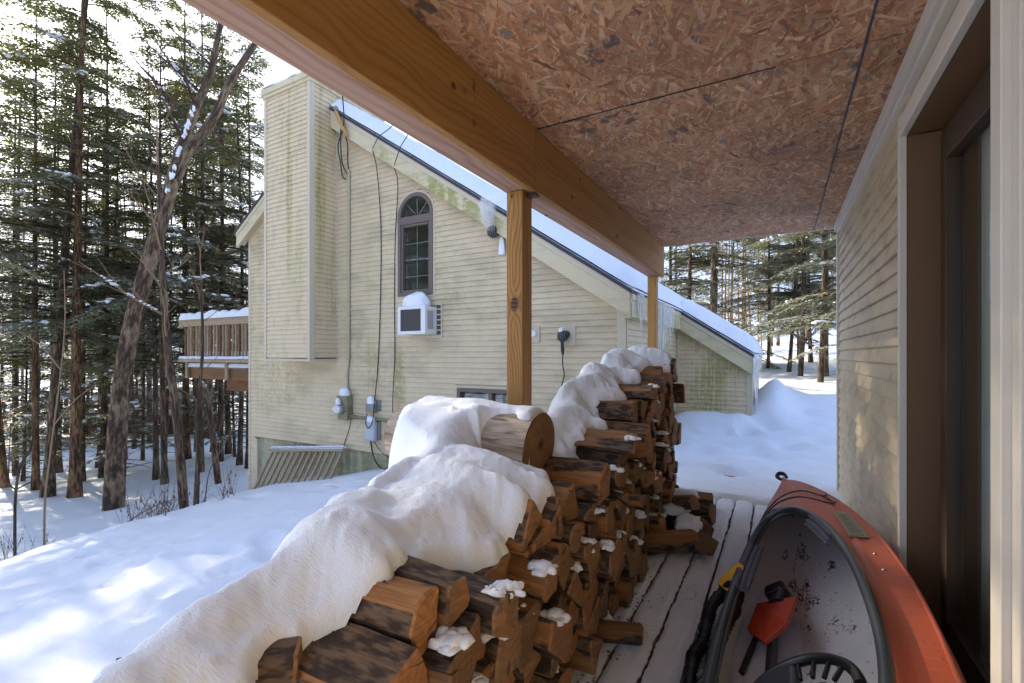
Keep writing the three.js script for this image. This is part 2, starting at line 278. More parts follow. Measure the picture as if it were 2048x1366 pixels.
M.leaf = leafMat([1, 1, 1]);
M.logs = [[.64, .6, .55], [.7, .61, .5], [.45, .42, .39], [.68, .6, .51], [.84, .67, .49], [.65, .63, .61]].map((c) => mat({ map: T.log, color: lin(...c), bumpMap: T.logb, bumpScale: .01, roughness: .88 }));

// ------------------------------------------------------------------ terrain
const RX = -0.1;
function shedRidge(x, t) { return .42 * Math.exp(-Math.pow((x - RX) / .34, 2)) * smooth(9.3, 10.2, t) * smooth(16, 13, t); }
const dips = (() => { const r = rngOf(77), a = []; for (let i = 0; i < 60; i++) a.push([-1.8 - r() * 7, .3 + r() * 5.4, .07 + r() * .1, .02 + r() * .05, r() * 3]); for (let i = 0; i < 16; i++) a.push([-2.2 - i * .42 + (i % 2) * .16, 1.2 + i * .1 + (i % 2) * .2, .075, .05, 1.3]); for (let i = 0; i < 60; i++) a.push([-.9 + r() * 1.5, 4.9 + r() * 7, .08 + r() * .1, .03 + r() * .04, r() * 3]); return a; })();
function ground(x, z) {
  const t = -z;
  const left = -1.5 - x; let y = 0;
  if (left > 0) { const l = Math.min(left, 8.6); y -= .185 * l + .02 * Math.sin(l * .9); }
  y -= .34 * smooth(4.5, 3.6, t) * smooth(-5, -2, x) * (x < 2 ? 1 : 1);
  // the bank falls away to the wood
  const bank = smooth(-8.2, -12.5, x + .35 * (t - 3) * (t < 6 ? 1 : .3)); y -= bank * 1.0; const far = Math.max(0, -11 - x); y -= Math.min(3.2, far * .052);
  const back = smooth(11, 22, t) * smooth(-3, -9, x); y -= back * .6;
  // the rise behind
  y += .052 * clamp(t - 9, 0, 60) * smooth(-6, 0, x);
  y += shedRidge(x, t) + .16 * Math.exp(-Math.pow((t - 9.25) / .4, 2)) * smooth(-2, -1.6, x) * smooth(-.1, -.6, x);
  const near = smooth(40, 12, Math.hypot(x, z)); y += .05 * n2(x * .35, z * .35) + .10 * n2(x * .12 + 5, z * .12) * smooth(6, 14, Math.hypot(x + 2, z + 3)) + near * .012 * n2(x * 1.3, z * 1.3);
  if (x > -1.4 && t > 4.2) y += near * (.014 * n2(x * 2.1 + 9, z * 2.1) + .008 * n2(x * 5, z * 5) + .005 * n2(x * 12, z * 12)) * smooth(4.3, 5.2, t);
  for (const [dx, dt, r, dep, an] of dips) { const ax = x - dx, at = t - dt; if (Math.abs(ax) > .6 || Math.abs(at) > .6) continue; const p = ax * Math.cos(an) + at * Math.sin(an), q = -ax * Math.sin(an) + at * Math.cos(an); const e = Math.hypot(p / r, q / r / 1.7); y -= dep * Math.exp(-e * e * e) - dep * .25 * Math.exp(-Math.pow(e - 1.4, 2) * 6); }
  // the path over the porch's far end, and bare air below the porch
  if (x > -1.42 && x < 3 && t < 4.6 && t > -2) { const e = 4.34 + .05 * n2(x * 3, 1) + .03 * n2(x * 11, 4); y = mixn(Math.min(y, -.32), Math.max(y, .028), smooth(e - .05, e + .09, t)); }
  return y;
}
{
  const N = 300, g = new THREE.BufferGeometry(), P = [], U = [], I = [];
  const fx = (s) => -2.6 + 9 * s + 520 * Math.pow(s, 5), fz = (s) => -4.2 + 9 * s + 520 * Math.pow(s, 5);
  for (let i = 0; i <= N; i++) for (let j = 0; j <= N; j++) { const x = fx(i / N * 2 - 1), z = fz(j / N * 2 - 1); P.push(x, ground(x, z), z); U.push(x, z); }
  for (let i = 0; i < N; i++) for (let j = 0; j < N; j++) { const a = i * (N + 1) + j, b = a + 1, c = a + N + 2, d = a + N + 1; I.push(a, b, c, a, c, d); }
  g.setAttribute('position', new THREE.Float32BufferAttribute(P, 3)); g.setAttribute('uv', new THREE.Float32BufferAttribute(U, 2)); g.setIndex(I); g.computeVertexNormals();
  structure(mesh('snow_ground', g, M.snow));
}

// ------------------------------------------------------------------ siding
// Boards on a wall: along = horizontal axis, out = the way the wall faces. ends(y) gives [from, to] along the wall; cuts(y) openings [[from, to], ...]
function siding(parent, m, { along, out, origin, y0, y1, pitch = .085, ends, cuts = () => [], tw, th, u0, v0, proud = .02 }) {
  let seedOff = 0;
  for (let y = y0; y < y1 - .012; y += pitch) {
    const yt = Math.min(y + pitch, y1), [a0, b0] = ends(y), [a1, b1] = ends(yt); if (b0 - a0 < .03) continue;
    const gaps = cuts((y + yt) / 2).slice().sort((p, q) => p[0] - q[0]); const runs = []; let from = [a0, a1];
    for (const [g0, g1] of gaps) { runs.push([from, [g0, g0]]); from = [g1, g1]; } runs.push([from, [b0, Math.max(b1, a1 + .001)]]);
    for (const [[l0, l1], [r0, r1]] of runs) {
      if (r0 - l0 < .02) continue;
      const P = [], U = [], k = .0016 * n2(seedOff++ * 3.7, y), prof = [[y - .004, .001], [y - .003, proud + k], [y + .003, proud + .0015 + k], [y + .009, proud + .0005 + k], [yt + .004, .002]];
      const at = (s, h, n) => { const p = origin.clone().addScaledVector(along, s).addScaledVector(out, n); p.y = h; return p; };
      const q = (s, h, n) => { const p = at(s, h, n); P.push(p.x, p.y, p.z); U.push((s - u0) / tw, (h - v0) / th); };
      const L = (h) => mixn(l0, l1, clamp((h - y) / (yt - y))), R = (h) => mixn(r0, r1, clamp((h - y) / (yt - y)));
      for (let i = 0; i < prof.length - 1; i++) { const [h0, m0] = prof[i], [h1, m1] = prof[i + 1]; q(L(h0), h0, m0); q(R(h0), h0, m0); q(R(h1), h1, m1); q(L(h0), h0, m0); q(R(h1), h1, m1); q(L(h1), h1, m1); }
      for (const f of [L, R]) for (let i = 1; i < prof.length - 1; i++) { q(f(prof[0][0]), prof[0][0], prof[0][1]); q(f(prof[i][0]), prof[i][0], prof[i][1]); q(f(prof[i + 1][0]), prof[i + 1][0], prof[i + 1][1]); }
      mesh('siding_course', raw(P, U), m, parent);
    }
  }
}
const bx = (x0, x1, y0, y1, z0, z1, r, axis, ou, ov) => rbox(x0, x1, y0, y1, z0, z1, r, axis, ou, ov);

// ------------------------------------------------------------------ the porch: house wall, door, ceiling, beams, posts
const CEIL = H + 1.2, WX = .465, BI = -1.12, BO = -1.29, BB = H + .875, END = 5.42;
const porch = thing('porch_house', 'near house with beige siding, brown glazed door and wood framed porch roof overhead', 'house');
{
  const wallEnd = 5.25, D0 = 1.505, D1 = 2.47, DT = 2.11; // door opening
  const wall = mesh('wall', [bx(WX + .02, WX + .2, -.6, CEIL, -wallEnd, -D1 - .14, .002), bx(WX + .02, WX + .2, DT + .1, CEIL, -D1 - .14, -D0 + .1, .002), bx(WX + .02, WX + .2, -.6, CEIL, -D0 + .1, 3, .002), bx(WX + .2, WX + 4, -.6, CEIL + 1, -wallEnd, -wallEnd + .05, .002)], M.sideNear, porch);
  const z = V(0, 0, 1);
  siding(wall, M.sideNear, { along: z, out: V(-1, 0, 0), origin: V(WX + .02, 0, 0), y0: -.35, y1: CEIL - .07, ends: () => [-wallEnd + .05, -D1 - .1], tw: 2.4, th: 2.4, u0: -5.3, v0: -.4, proud: .02 });
  siding(wall, M.sideNear, { along: z, out: V(-1, 0, 0), origin: V(WX + .02, 0, 0), y0: -.35, y1: CEIL - .07, ends: () => [-D0 + .105, 1.2], tw: 2.4, th: 2.4, u0: -5.3, v0: -.4, proud: .02 });
  mesh('corner_trim', [bx(WX - .012, WX + .06, -.5, CEIL - .075, -wallEnd - .012, -wallEnd + .045, .003), bx(WX + .06, WX + .1, -.5, CEIL, -wallEnd - .012, -wallEnd - .001, .002)], M.whiteTrim, porch);
  mesh('frieze_board', [bx(WX - .03, WX + .02, CEIL - .07, CEIL - .002, -wallEnd - .012, 3, .003), bx(WX - .012, WX + .02, CEIL - .1, CEIL - .073, -wallEnd - .01, 3, .003)], M.whiteTrim, porch);
  mesh('door_casing', [bx(WX - .028, WX + .03, -.3, DT + .11, -D1 - .1, -D1 - .031, .004), bx(WX - .04, WX - .013, -.3, DT + .04, -D1 - .03, -D1, .004), bx(WX - .028, WX + .03, DT + .03, DT + .1, -D1 - .029, -D0 - .001, .004), bx(WX - .04, WX - .013, DT, DT + .03, -D1, -D0, .004), bx(WX - .04, WX + .03, -.3, DT + .11, -D0, -D0 + .06, .004), bx(WX - .022, WX + .03, -.3, DT + .11, -D0 + .06, -D0 + .1, .004)], M.whiteTrim, porch);
  mesh('door_jamb', [bx(WX - .012, WX + .2, -.3, DT, -D1 - .028, -D1 - .002, .002), bx(WX - .012, WX + .2, DT + .002, DT + .028, -D1 + .002, -D0 - .002, .002), bx(WX + .032, WX + .2, -.3, DT, -D0 - .01, -D0 + .012, .002)], M.jamb, porch);
  // glazed door set back in the opening
  const dx = WX + .085, door = mesh('door', [bx(dx, dx + .045, .0, DT - .02, -D1 + .02, -D1 + .12, .004), bx(dx, dx + .045, .0, DT - .02, -D0 - .12, -D0 - .02, .004), bx(dx, dx + .045, DT - .14, DT - .02, -D1 + .12, -D0 - .12, .004), bx(dx, dx + .045, .0, .22, -D1 + .12, -D0 - .12, .004)], M.darkwood, porch);
  const f = (a) => bx(dx - .012, dx + .03, .22 + a, DT - .14 - a, -D1 + .12 + a, -D1 + .14 + a, .004);
  mesh('glazing_bead', [f(0), bx(dx - .012, dx + .03, .22, DT - .14, -D0 - .14, -D0 - .12, .004), bx(dx - .012, dx + .03, DT - .16, DT - .14, -D1 + .14, -D0 - .14, .004)], M.darkwood, door);
  mesh('pane', bx(dx + .012, dx + .018, .22, DT - .14, -D1 + .12, -D0 - .12, .001), M.glass, door);
  mesh('curtain', (() => { const P = []; for (let i = 0; i <= 40; i++) P.push([dx + .1 + .012 * Math.sin(i * 1.3), -D1 + .05 + i * .02]); const p = [], u = []; for (let i = 0; i < 40; i++) { const [a, b] = P[i], [c, d] = P[i + 1]; p.push(a, .05, b, c, .05, d, c, 2, d, a, .05, b, c, 2, d, a, 2, b); u.push(0, 0, 1, 0, 1, 1, 0, 0, 1, 1, 0, 1); } return raw(p, u); })(), mat({ color: lin(.24, .24, .21), roughness: .95, side: THREE.DoubleSide }), door);
  mesh('room_wall', [bx(WX + .9, WX + .95, -.3, 2.4, -3.4, -.9, .002), bx(WX + .2, WX + .9, -.3, 2.4, -3.4, -3.35, .002), bx(WX + .2, WX + .9, -.3, 2.4, -.9, -.85, .002), bx(WX + .2, WX + .9, 2.4, 2.42, -3.4, -.9, .002), bx(WX + .2, WX + .9, -.32, -.3, -3.4, -.9, .002)], M.room, porch);
  mesh('door_sill', bx(WX - .06, WX + .2, -.06, .0, -D1, -D0, .006), M.darkwood, porch);

  // ceiling of strand board with open joints
  const ceil = mesh('roof_deck', [bx(-1.5, WX + .1, CEIL + .03, CEIL + .2, -END + .01, .9, .005)], M.deckwood, porch);
  const SX = .287, SZ = 2.262;
  const panel = (x0, x1, t0, t1, ou, ov) => { const g = rbox(x0, x1, CEIL, CEIL + .016, -t1, -t0, .002, 2, ou, ov, 1 / 2.4, 1 / 1.2); mesh('strand_board', g, M.osb, ceil); };
  panel(-1.32, SX - .003, SZ + .003, END, .1, .2); panel(-1.32, SX - .003, -.178, SZ - .003, .53, .71); panel(-1.32, SX - .003, -.9, -.184, .3, .1);
  panel(SX + .003, WX + .02, 4.42, END, .7, .4); panel(SX + .003, WX + .02, SZ + .002, 4.415, .2, .93); panel(SX + .003, WX + .02, -.9, SZ - .002, .81, .5);
  // dark sealant in the joints, thick and thin
  const r = rngOf(9), bead = (a, b, w, n) => { const p = [], q = []; for (let i = 0; i <= n; i++) { const k = i / n, v = a.clone().lerp(b, k); v.x += (r() - .5) * .002; v.z += (r() - .5) * .003; p.push(v); q.push(w * (.55 + .7 * r())); } return tube(p, q, 6); };
  mesh('joint_sealant', [bead(V(SX, CEIL + .0015, -END + .01), V(SX, CEIL + .0005, -.2), .0055, 120)], M.caulk, ceil);
  mesh('joint_sealant', bead(V(BI, CEIL + .0005, -SZ), V(SX - .3, CEIL + .002, -SZ), .0055, 50), M.seam, ceil); mesh('joint_sealant', bead(V(SX, CEIL + .003, -SZ), V(WX, CEIL + .003, -SZ), .003, 14), M.seam, ceil);
  mesh('fascia', bx(-1.5, WX + .1, CEIL - .0, CEIL + .2, -END - .018, -END, .003), M.whiteTrim, porch);

  // beams in plies
  const J = 2.245;
  const near = mesh('beam', bx(BI - .038, BI, BB - .012, CEIL - .002, -J + .002, .9, .004, 2, .3, .02, .5, 2), M.beamNear, porch);
  near.geometry = rbox(BI - .038, BI, BB - .012, CEIL - .002, -J + .002, .9, .004, 2, .37, .02, .5, 1.35);
  mesh('ply', rbox(BO, BI - .04, BB, CEIL - .002, -J + .004, .9, .005, 2, .15, .6, .5, 1.7), M.under, near);
  const farB = mesh('beam', rbox(BI - .038, BI, BB - .006, CEIL - .002, -END - .02, -J - .002, .004, 2, .05, .4, .5, 2), M.beam, porch);
  mesh('ply', rbox(BO, BI - .04, BB, CEIL - .002, -END - .018, -J - .004, .005, 2, .6, .2, .5, 1.7), M.under, farB);
  mesh('shim', rbox(BI - .06, BI - .005, BB - .03, BB - .014, -J - .05, -J - .005, .003, 0), M.darkwood, porch);
  mesh('post', rbox(-1.279, -1.181, -.4, BB - .001, -2.32, -2.208, .006, 1, -.485, -.156, .5, 2), M.post, porch);
  mesh('post', rbox(-1.279, -1.184, -.4, BB - .001, -5.43, -5.33, .006, 1, .3, .22, .5, 2), M.post, porch);
}

// ------------------------------------------------------------------ porch floor: boards under a skin of snow
{
  const fl = structure(mesh('porch_floor', [bx(-1.4, WX, -.22, -.09, -5.4, -5.34, .003), bx(-1.4, WX, -.22, -.09, -4.0, -3.95, .003), bx(-1.4, WX, -.22, -.09, -2.6, -2.55, .003), bx(-1.4, WX, -.22, -.09, -1.2, -1.15, .003), bx(-1.4, -1.35, -.22, -.09, -5.3, 1.5, .003)], M.deckwood));
  const prints = [[-.42, 2.62, .2], [-.3, 2.45, .2], [-.27, 2.05, .15], [-.3, 1.86, .1], [-.24, 1.6, .2], [-.13, 3.0, .1], [-.4, 3.1, 0], [-.5, 2.2, .3], [-.18, 3.5, -.1], [.12, 4.0, .1]];
  const tread = (x, t) => { let d = 0; for (const [px, pt, a] of prints) { const u = (x - px) * Math.cos(a) + (t - pt) * Math.sin(a), v = -(x - px) * Math.sin(a) + (t - pt) * Math.cos(a), e = Math.hypot(u / .05, v / .13); if (e < 1) d = Math.max(d, smooth(1, .8, e) * (.009 + .005 * Math.sin(v * 210 + 8 * u * u * 200))); } return d; };
  const pitch = .1425, gap = .012;
  for (let k = -9; k <= 2; k++) {
    const x0 = -.038 + gap / 2 + k * pitch, x1 = x0 + pitch - gap; if (x1 > WX + .01) break;
    const p = mesh('plank', rbox(x0, x1, -.062, -.026, -5.38, 1.4, .004, 2, k * .37, k * .13, .5, 2), M.deckwood, fl);
    const s = k * 7.3, nz = 440, nx = 10, c = (x0 + x1) / 2, hw = (x1 - x0) / 2;
    const eL = (t) => hw + .0035 * n2(s, t * 4) + .0035 * n2(s + 3, t * 17) - .006 * smooth(.45, .8, n2(s + 5, t * 1.7)), eR = (t) => hw + .0035 * n2(s + 9, t * 4) + .0035 * n2(s + 12, t * 17) - .006 * smooth(.45, .8, n2(s + 15, t * 1.7));
    const top = (i, j) => { const t = mixn(-1, 4.75, i), a = j * 2 - 1, e = a < 0 ? eL(t) : eR(t), q = Math.pow(Math.abs(a), 6); return V(c + a * e, -.026 + Math.max(.002, (.022 + .004 * n2(s + a, t * 1.3) + .002 * n2(s + 2 * a, t * 9)) * (1 - .75 * q) - tread(c + a * e, t)), -t); };
    mesh('snow_layer', sheet(nz, nx, top, (i, j) => { const v = top(i, j); v.y = -.0275; return v; }), M.snow, p);
  }
}

// ------------------------------------------------------------------ the gabled house
const GZ = -6.16, SL = .67, RIDGE = -7.3, roofY = (x) => (x > RIDGE ? 2.06 + SL * (-1.647 - x) : 2.06 + SL * (-1.647 - RIDGE) - SL * (RIDGE - x));
const house = thing('gabled_house', 'beige sided house with steep snowy roof, chimney chase and arched window', 'house');
{
  const X0 = -9.97, X1 = -1.77, Z2 = -9.68, X2 = -.473, th = .33;
  const under = (x) => roofY(x) - th + .03;
  // main gable wall
  const arch = { x0: -5.70, x1: -4.95, y0: 2.22, sp: 3.565 }; arch.cx = (arch.x0 + arch.x1) / 2; arch.r = (arch.x1 - arch.x0) / 2;
  const base = { x0: -4.46, x1: -3.2, y0: .1, y1: .70 };
  const wallSh = new THREE.Shape([[X0, -.52], [X1, -.52], [X1, under(X1)], [RIDGE, under(RIDGE)], [X0, under(X0)]].map((p) => new THREE.Vector2(...p)));
  const archHole = new THREE.Path(); archHole.moveTo(arch.x0, arch.y0); archHole.lineTo(arch.x1, arch.y0); archHole.lineTo(arch.x1, arch.sp); archHole.absarc(arch.cx, arch.sp, arch.r, 0, Math.PI, false); archHole.lineTo(arch.x0, arch.y0);
  const baseHole = new THREE.Path([[base.x0, base.y0], [base.x1, base.y0], [base.x1, base.y1], [base.x0, base.y1]].map((p) => new THREE.Vector2(...p)));
  wallSh.holes.push(archHole, baseHole);
  const wg = flat(new THREE.ExtrudeGeometry(wallSh, { depth: .12, bevelEnabled: false })); wg.translate(0, 0, GZ - .125);
  const wall = mesh('wall', wg, M.trim, house);
  const tm = { tw: 8.3, th: 6.4, u0: -10.0, v0: -.55 };
  const cutMain = (y) => { const c = []; if (y > arch.y0 - .03 && y < arch.sp + arch.r + .03) { const d = y - arch.sp, w = d <= 0 ? arch.r + .03 : Math.sqrt(Math.max(0, (arch.r + .03) ** 2 - d * d)); if (w > .02) c.push([arch.cx - w, arch.cx + w]); } if (y > base.y0 - .03 && y < base.y1 + .03) c.push([base.x0 - .03, base.x1 + .03]); return c; };
  siding(wall, M.sideMain, { along: V(1, 0, 0), out: V(0, 0, 1), origin: V(0, 0, GZ), y0: -.51, y1: under(RIDGE), ends: (y) => [Math.max(X0 + .05, RIDGE - (under(RIDGE) - y) / SL), Math.min(X1 - .1, RIDGE + (under(RIDGE) - y) / SL)], cuts: cutMain, ...tm });
  siding(wall, M.sideMain, { along: V(1, 0, 0), out: V(0, 0, 1), origin: V(0, 0, GZ), y0: -2.04, y1: -.512, ends: () => [X0 + .05, -9.78], ...tm });
  mesh('corner_board', [bx(X0 - .02, X0 + .05, -2.1, under(X0), GZ - .06, GZ + .022, .004), bx(-9.78, -9.68, -2.1, -.56, GZ - .05, GZ + .02, .004)], M.trim, house);
  mesh('corner_board', [bx(X1 - .1, X1 + .014, -.6, under(X1) + .02, GZ - .02, GZ + .024, .004), bx(X1 - .02, X1 + .024, -.6, under(X1) + .0, GZ - .07, GZ - .021, .004)], M.trim, house);
  mesh('foundation', [bx(-9.72, X1 + .0, -2.6, -.53, GZ - .3, GZ - .04, .004)], M.stucco, house);
  // return wall and rear gable part
  const back = mesh('wall', bx(X1 - .12, X1 - .005, -.6, under(X1) - .1, Z2, GZ - .07, .002), M.trim, house);
  siding(back, M.sideBack, { along: V(0, 0, -1), out: V(1, 0, 0), origin: V(X1, 0, 0), y0: -.3, y1: under(X1) - .12, ends: () => [-GZ + .07, -Z2 - .03], tw: 3.6, th: 2.6, u0: 6.1, v0: -.4 });
  const rear = mesh('wall', prism([[X1, -.6], [X2, -.6], [X2, under(X2)], [X1, under(X1)]], Z2 - .12, Z2 - .005), M.trim, house);
  siding(rear, M.sideBack, { along: V(1, 0, 0), out: V(0, 0, 1), origin: V(0, 0, Z2), y0: -.3, y1: under(X1), ends: (y) => [X1 + .06, Math.min(X2 - .05, X1 + (under(X1) - y) / SL)], tw: 1.5, th: 2.3, u0: -1.8, v0: -.4 });
  mesh('corner_board', [bx(X1 + .02, X1 + .06, -.6, under(X1) - .05, Z2, Z2 + .03, .003)], M.trim, house);
  mesh('corner_board', [bx(X2 - .05, X2 + .012, -.6, under(X2) + .02, Z2 - .03, Z2 + .024, .003), bx(X2 + .014, X2 + .045, -.6, under(X2) - .02, Z2 - .07, Z2 + .008, .003)], M.trim, house);
  mesh('wall', bx(X2 - .1, X2 + .002, -.6, under(X2), -14, Z2 - .08, .002), M.trim, house);
  mesh('wall', bx(X0 - .01, X0 + .1, -3.2, under(X0), -14, GZ - .13, .002), M.sideMain, house);
  mesh('wall', bx(X0 + .1, X2 - .1, -3, 1.2, -14, -13.9, .002), M.trim, house);

  // roof slabs
  const RF = GZ + .16, RB = Z2 + .18;
  const slab = (x0, x1, z0, z1, dy, t) => { const p = [], a = roofY(x0) + dy, b = roofY(x1) + dy; return prism([[x0, a - t], [x1, b - t], [x1, b], [x0, a]], z0, z1); };
  const roof = mesh('roof', [slab(RIDGE, -1.647, -14, RF - .01, -.03, .14), slab(-1.648, -.4, -14, RB - .01, -.031, .14), slab(-10.2, RIDGE, -14, RF - .012, -.03, .14)], M.trim, house);
  mesh('drip_edge', [slab(RIDGE, -1.63, RF - .3, RF + .03, .0, .045), slab(RIDGE - 2.93, RIDGE, RF - .3, RF + .03, 0, .045)], M.drip, roof);
  mesh('drip_edge', [slab(-1.64, -.385, RB - .3, RB + .03, .0, .045)], M.drip, roof);
  mesh('rake_board', [slab(RIDGE, -1.66, RF - .03, RF + .012, -.05, .085), slab(RIDGE - 2.9, RIDGE, RF - .03, RF + .012, -.05, .085)], M.trim, roof);
  mesh('rake_board', [slab(RIDGE, -1.66, RF - .05, RF, -.137, .235), slab(RIDGE - 2.9, RIDGE, RF - .05, RF, -.137, .235)], M.trimAlgae, roof);
  mesh('soffit', [slab(RIDGE, -1.7, GZ + .01, RF - .05, -.31, .03), slab(RIDGE - 2.85, RIDGE, GZ + .01, RF - .05, -.31, .03)], M.trim, roof);
  mesh('rake_board', [slab(-1.66, -.42, RB - .03, RB + .012, -.05, .085)], M.trim, roof);
  mesh('rake_board', [slab(-1.72, -.42, RB - .05, RB, -.137, .235)], M.trimAlgae, roof);
  mesh('soffit', [slab(-1.7, -.46, Z2 + .01, RB - .05, -.31, .03)], M.trim, roof);
  mesh('eave_board', [bx(-1.69, -1.65, roofY(-1.66) - .36, roofY(-1.66) - .06, RB, RF - .052, .003), bx(-1.67, -1.635, roofY(-1.66) - .14, roofY(-1.66) - .055, RB, RF - .03, .003), bx(X1, -1.69, roofY(-1.66) - .37, roofY(-1.66) - .34, RB, RF - .06, .003)], M.trimAlgae, roof);
  mesh('eave_board', [bx(-.44, -.41, roofY(-.41) - .37, roofY(-.41) - .05, -14, RB - .052, .003)], M.trim, roof);
  // snow on the roof
  const blanket = (x0, x1, z0, z1, thick, s, nx, nz) => sheet(nx, nz, (i, j) => {
    const x = mixn(x0, x1, i), z = mixn(z1, z0, j), e = Math.min(x1 === RIDGE ? 9 : (x1 - x), Math.abs(x0 - RIDGE) < .01 ? 9 : (x - x0), z1 - z), k = Math.pow(clamp(e / .16), .38);
    return V(x + (i > .999 && x1 > RIDGE ? .02 : 0), roofY(x) + .006 + (thick + .035 * n2(x * .8 + s, z * .8) + .014 * n2(x * 3 + s, z * 3)) * Math.max(k, .12), z + (j < .001 ? .01 + .02 * n2(x * 2.2, s) : 0));
  }, (i, j) => { const x = mixn(x0, x1, i), z = mixn(z1, z0, j); return V(x, roofY(x) + .003, z); });
  mesh('roof_snow', flat(blanket(RIDGE, -1.63, -14, RF - .01, .27, 3, 120, 40)), M.snow, roof);
  mesh('roof_snow', flat(blanket(-1.7, -.385, -14, RB - .005, .3, 9, 50, 40)), M.snow, roof);
  mesh('roof_snow', flat(blanket(-10.22, RIDGE, -14, RF - .02, .22, 15, 40, 30)), M.snow, roof);

  // chimney chase
  const CX0 = -8.525, CX1 = -7.234, CZ = -5.56, CB = 1.16, CT = 6.22;
  const ch = mesh('chimney', [bx(CX0 + .02, CX1 - .02, CB, CT, GZ - 1.2, CZ - .015, .003)], M.trim, house);
  siding(ch, M.sideChim, { along: V(1, 0, 0), out: V(0, 0, 1), origin: V(0, 0, CZ - .012), y0: CB + .02, y1: CT - .1, ends: () => [CX0 + .06, CX1 - .06], tw: 1.3, th: 5.2, u0: CX0, v0: CB });
  siding(ch, M.sideChim, { along: V(0, 0, -1), out: V(1, 0, 0), origin: V(CX1 - .012, 0, 0), y0: CB + .02, y1: CT - .1, ends: () => [-CZ + .09, -GZ - .03], tw: 1.6, th: 5.2, u0: 4.9, v0: CB });
  siding(ch, M.sideChim, { along: V(0, 0, -1), out: V(1, 0, 0), origin: V(CX1 - .012, 0, 0), y0: 5.55, y1: CT - .1, ends: () => [-GZ + .03, -GZ + 1.1], tw: 1.6, th: 5.2, u0: 4.9, v0: CB });
  mesh('corner_board', [bx(CX0 - .012, CX0 + .06, CB - .01, CT - .08, CZ - .04, CZ + .014, .003)], M.trim, ch);
  mesh('corner_board', [bx(CX1 - .06, CX1 + .012, CB - .01, CT - .08, CZ - .012, CZ + .016, .003), bx(CX1 - .011, CX1 + .014, CB - .01, CT - .08, CZ - .09, CZ - .013, .003)], M.trim, ch);
  mesh('corner_board', [bx(CX1 - .01, CX1 + .018, CB - .02, 5.55, GZ + .005, GZ + .035, .003)], M.trim, ch);
  mesh('base_trim', [bx(CX0 - .02, CX1 + .02, CB - .05, CB - .012, GZ + .02, CZ + .016, .003)], M.trim, ch);
  mesh('cap', [bx(CX0 - .05, CX1 + .05, CT - .09, CT + .02, GZ - 1.2, CZ + .05, .006), bx(CX0 - .03, CX1 + .03, CT - .15, CT - .09, GZ - 1.2, CZ + .03, .004)], M.trimAlgae, ch);
  mesh('cap_snow', flat(sheet(20, 20, (i, j) => { const e = Math.min(i, 1 - i, j * 1.3, 1), k = Math.pow(clamp(e / .22), .5); return V(mixn(CX0 - .04, CX1 + .04, i), CT + .02 + .24 * Math.max(k, .06) + .02 * n2(i * 3, j * 3), mixn(CZ + .04, GZ - 1.2, j)); }, (i, j) => V(mixn(CX0 - .04, CX1 + .04, i), CT + .021, mixn(CZ + .04, GZ - 1.2, j)))), M.snow, ch);

  // patched boards below the chimney
  mesh('patch_trim', bx(-8.1, CX1, 1.075, 1.1, GZ + .012, GZ + .02, .002), M.trim, house);

  // arched window
  const frameShape = (o, i, yb) => { const s = new THREE.Shape(); const r = arch.r + o; s.moveTo(arch.cx - r, arch.y0 - o); s.lineTo(arch.cx + r, arch.y0 - o); s.lineTo(arch.cx + r, arch.sp); s.absarc(arch.cx, arch.sp, r, 0, Math.PI, false); s.lineTo(arch.cx - r, arch.y0 - o); const h = new THREE.Path(), q = arch.r - i; h.moveTo(arch.cx - q, arch.y0 + i); h.lineTo(arch.cx - q, arch.sp); h.absarc(arch.cx, arch.sp, q, Math.PI, 0, true); h.lineTo(arch.cx + q, arch.y0 + i); h.lineTo(arch.cx - q, arch.y0 + i); s.holes.push(h); return s; };
  const ext = (s, z0, z1, b = .004) => { const g = flat(new THREE.ExtrudeGeometry(s, { depth: z1 - z0 - 2 * b, bevelEnabled: true, bevelSize: b, bevelThickness: b, bevelSegments: 1, curveSegments: 28 })); g.translate(0, 0, z0 + b); return g; };
  const win = mesh('arched_window', [ext(frameShape(.0, .055), GZ - .1, GZ + .035), bx(arch.x0 + .05, arch.x1 - .05, 3.43, 3.56, GZ - .09, GZ + .03, .004)], M.winFrame, house);
  mesh('casing', ext(frameShape(.045, .002), GZ - .0, GZ + .02), M.trim, win);
  mesh('sash', [bx(arch.x0 + .055, arch.x0 + .1, arch.y0 + .055, 3.43, GZ - .08, GZ + .012, .004), bx(arch.x1 - .1, arch.x1 - .055, arch.y0 + .055, 3.43, GZ - .08, GZ + .012, .004), bx(arch.x0 + .1, arch.x1 - .1, 3.39, 3.43, GZ - .08, GZ + .012, .004), bx(arch.x0 + .1, arch.x1 - .1, arch.y0 + .055, arch.y0 + .1, GZ - .08, GZ + .012, .004)], M.winFrame, win);
  mesh('pane', bx(arch.x0 + .09, arch.x1 - .09, arch.y0 + .09, 3.4, GZ - .03, GZ - .025, .001), M.glass, win);
  const half = new THREE.Shape(); half.moveTo(arch.cx - .32, 3.55); half.lineTo(arch.cx + .32, 3.55); half.absarc(arch.cx, 3.57, .33, 0, Math.PI, false);
  mesh('pane', ext(half, GZ - .031, GZ - .025, .001), M.glass, win);
  const mm = mat({ color: lin(.2, .18, .15), roughness: .6 }); mesh('muntin', bx(arch.cx - .008, arch.cx + .008, arch.y0 + .1, 3.39, GZ - .045, GZ - .034, .002), mm, win);
  for (const y of [2.55, 2.83, 3.11]) mesh('muntin', bx(arch.x0 + .1, arch.x1 - .1, y - .008, y + .008, GZ - .047, GZ - .036, .002), mm, win);
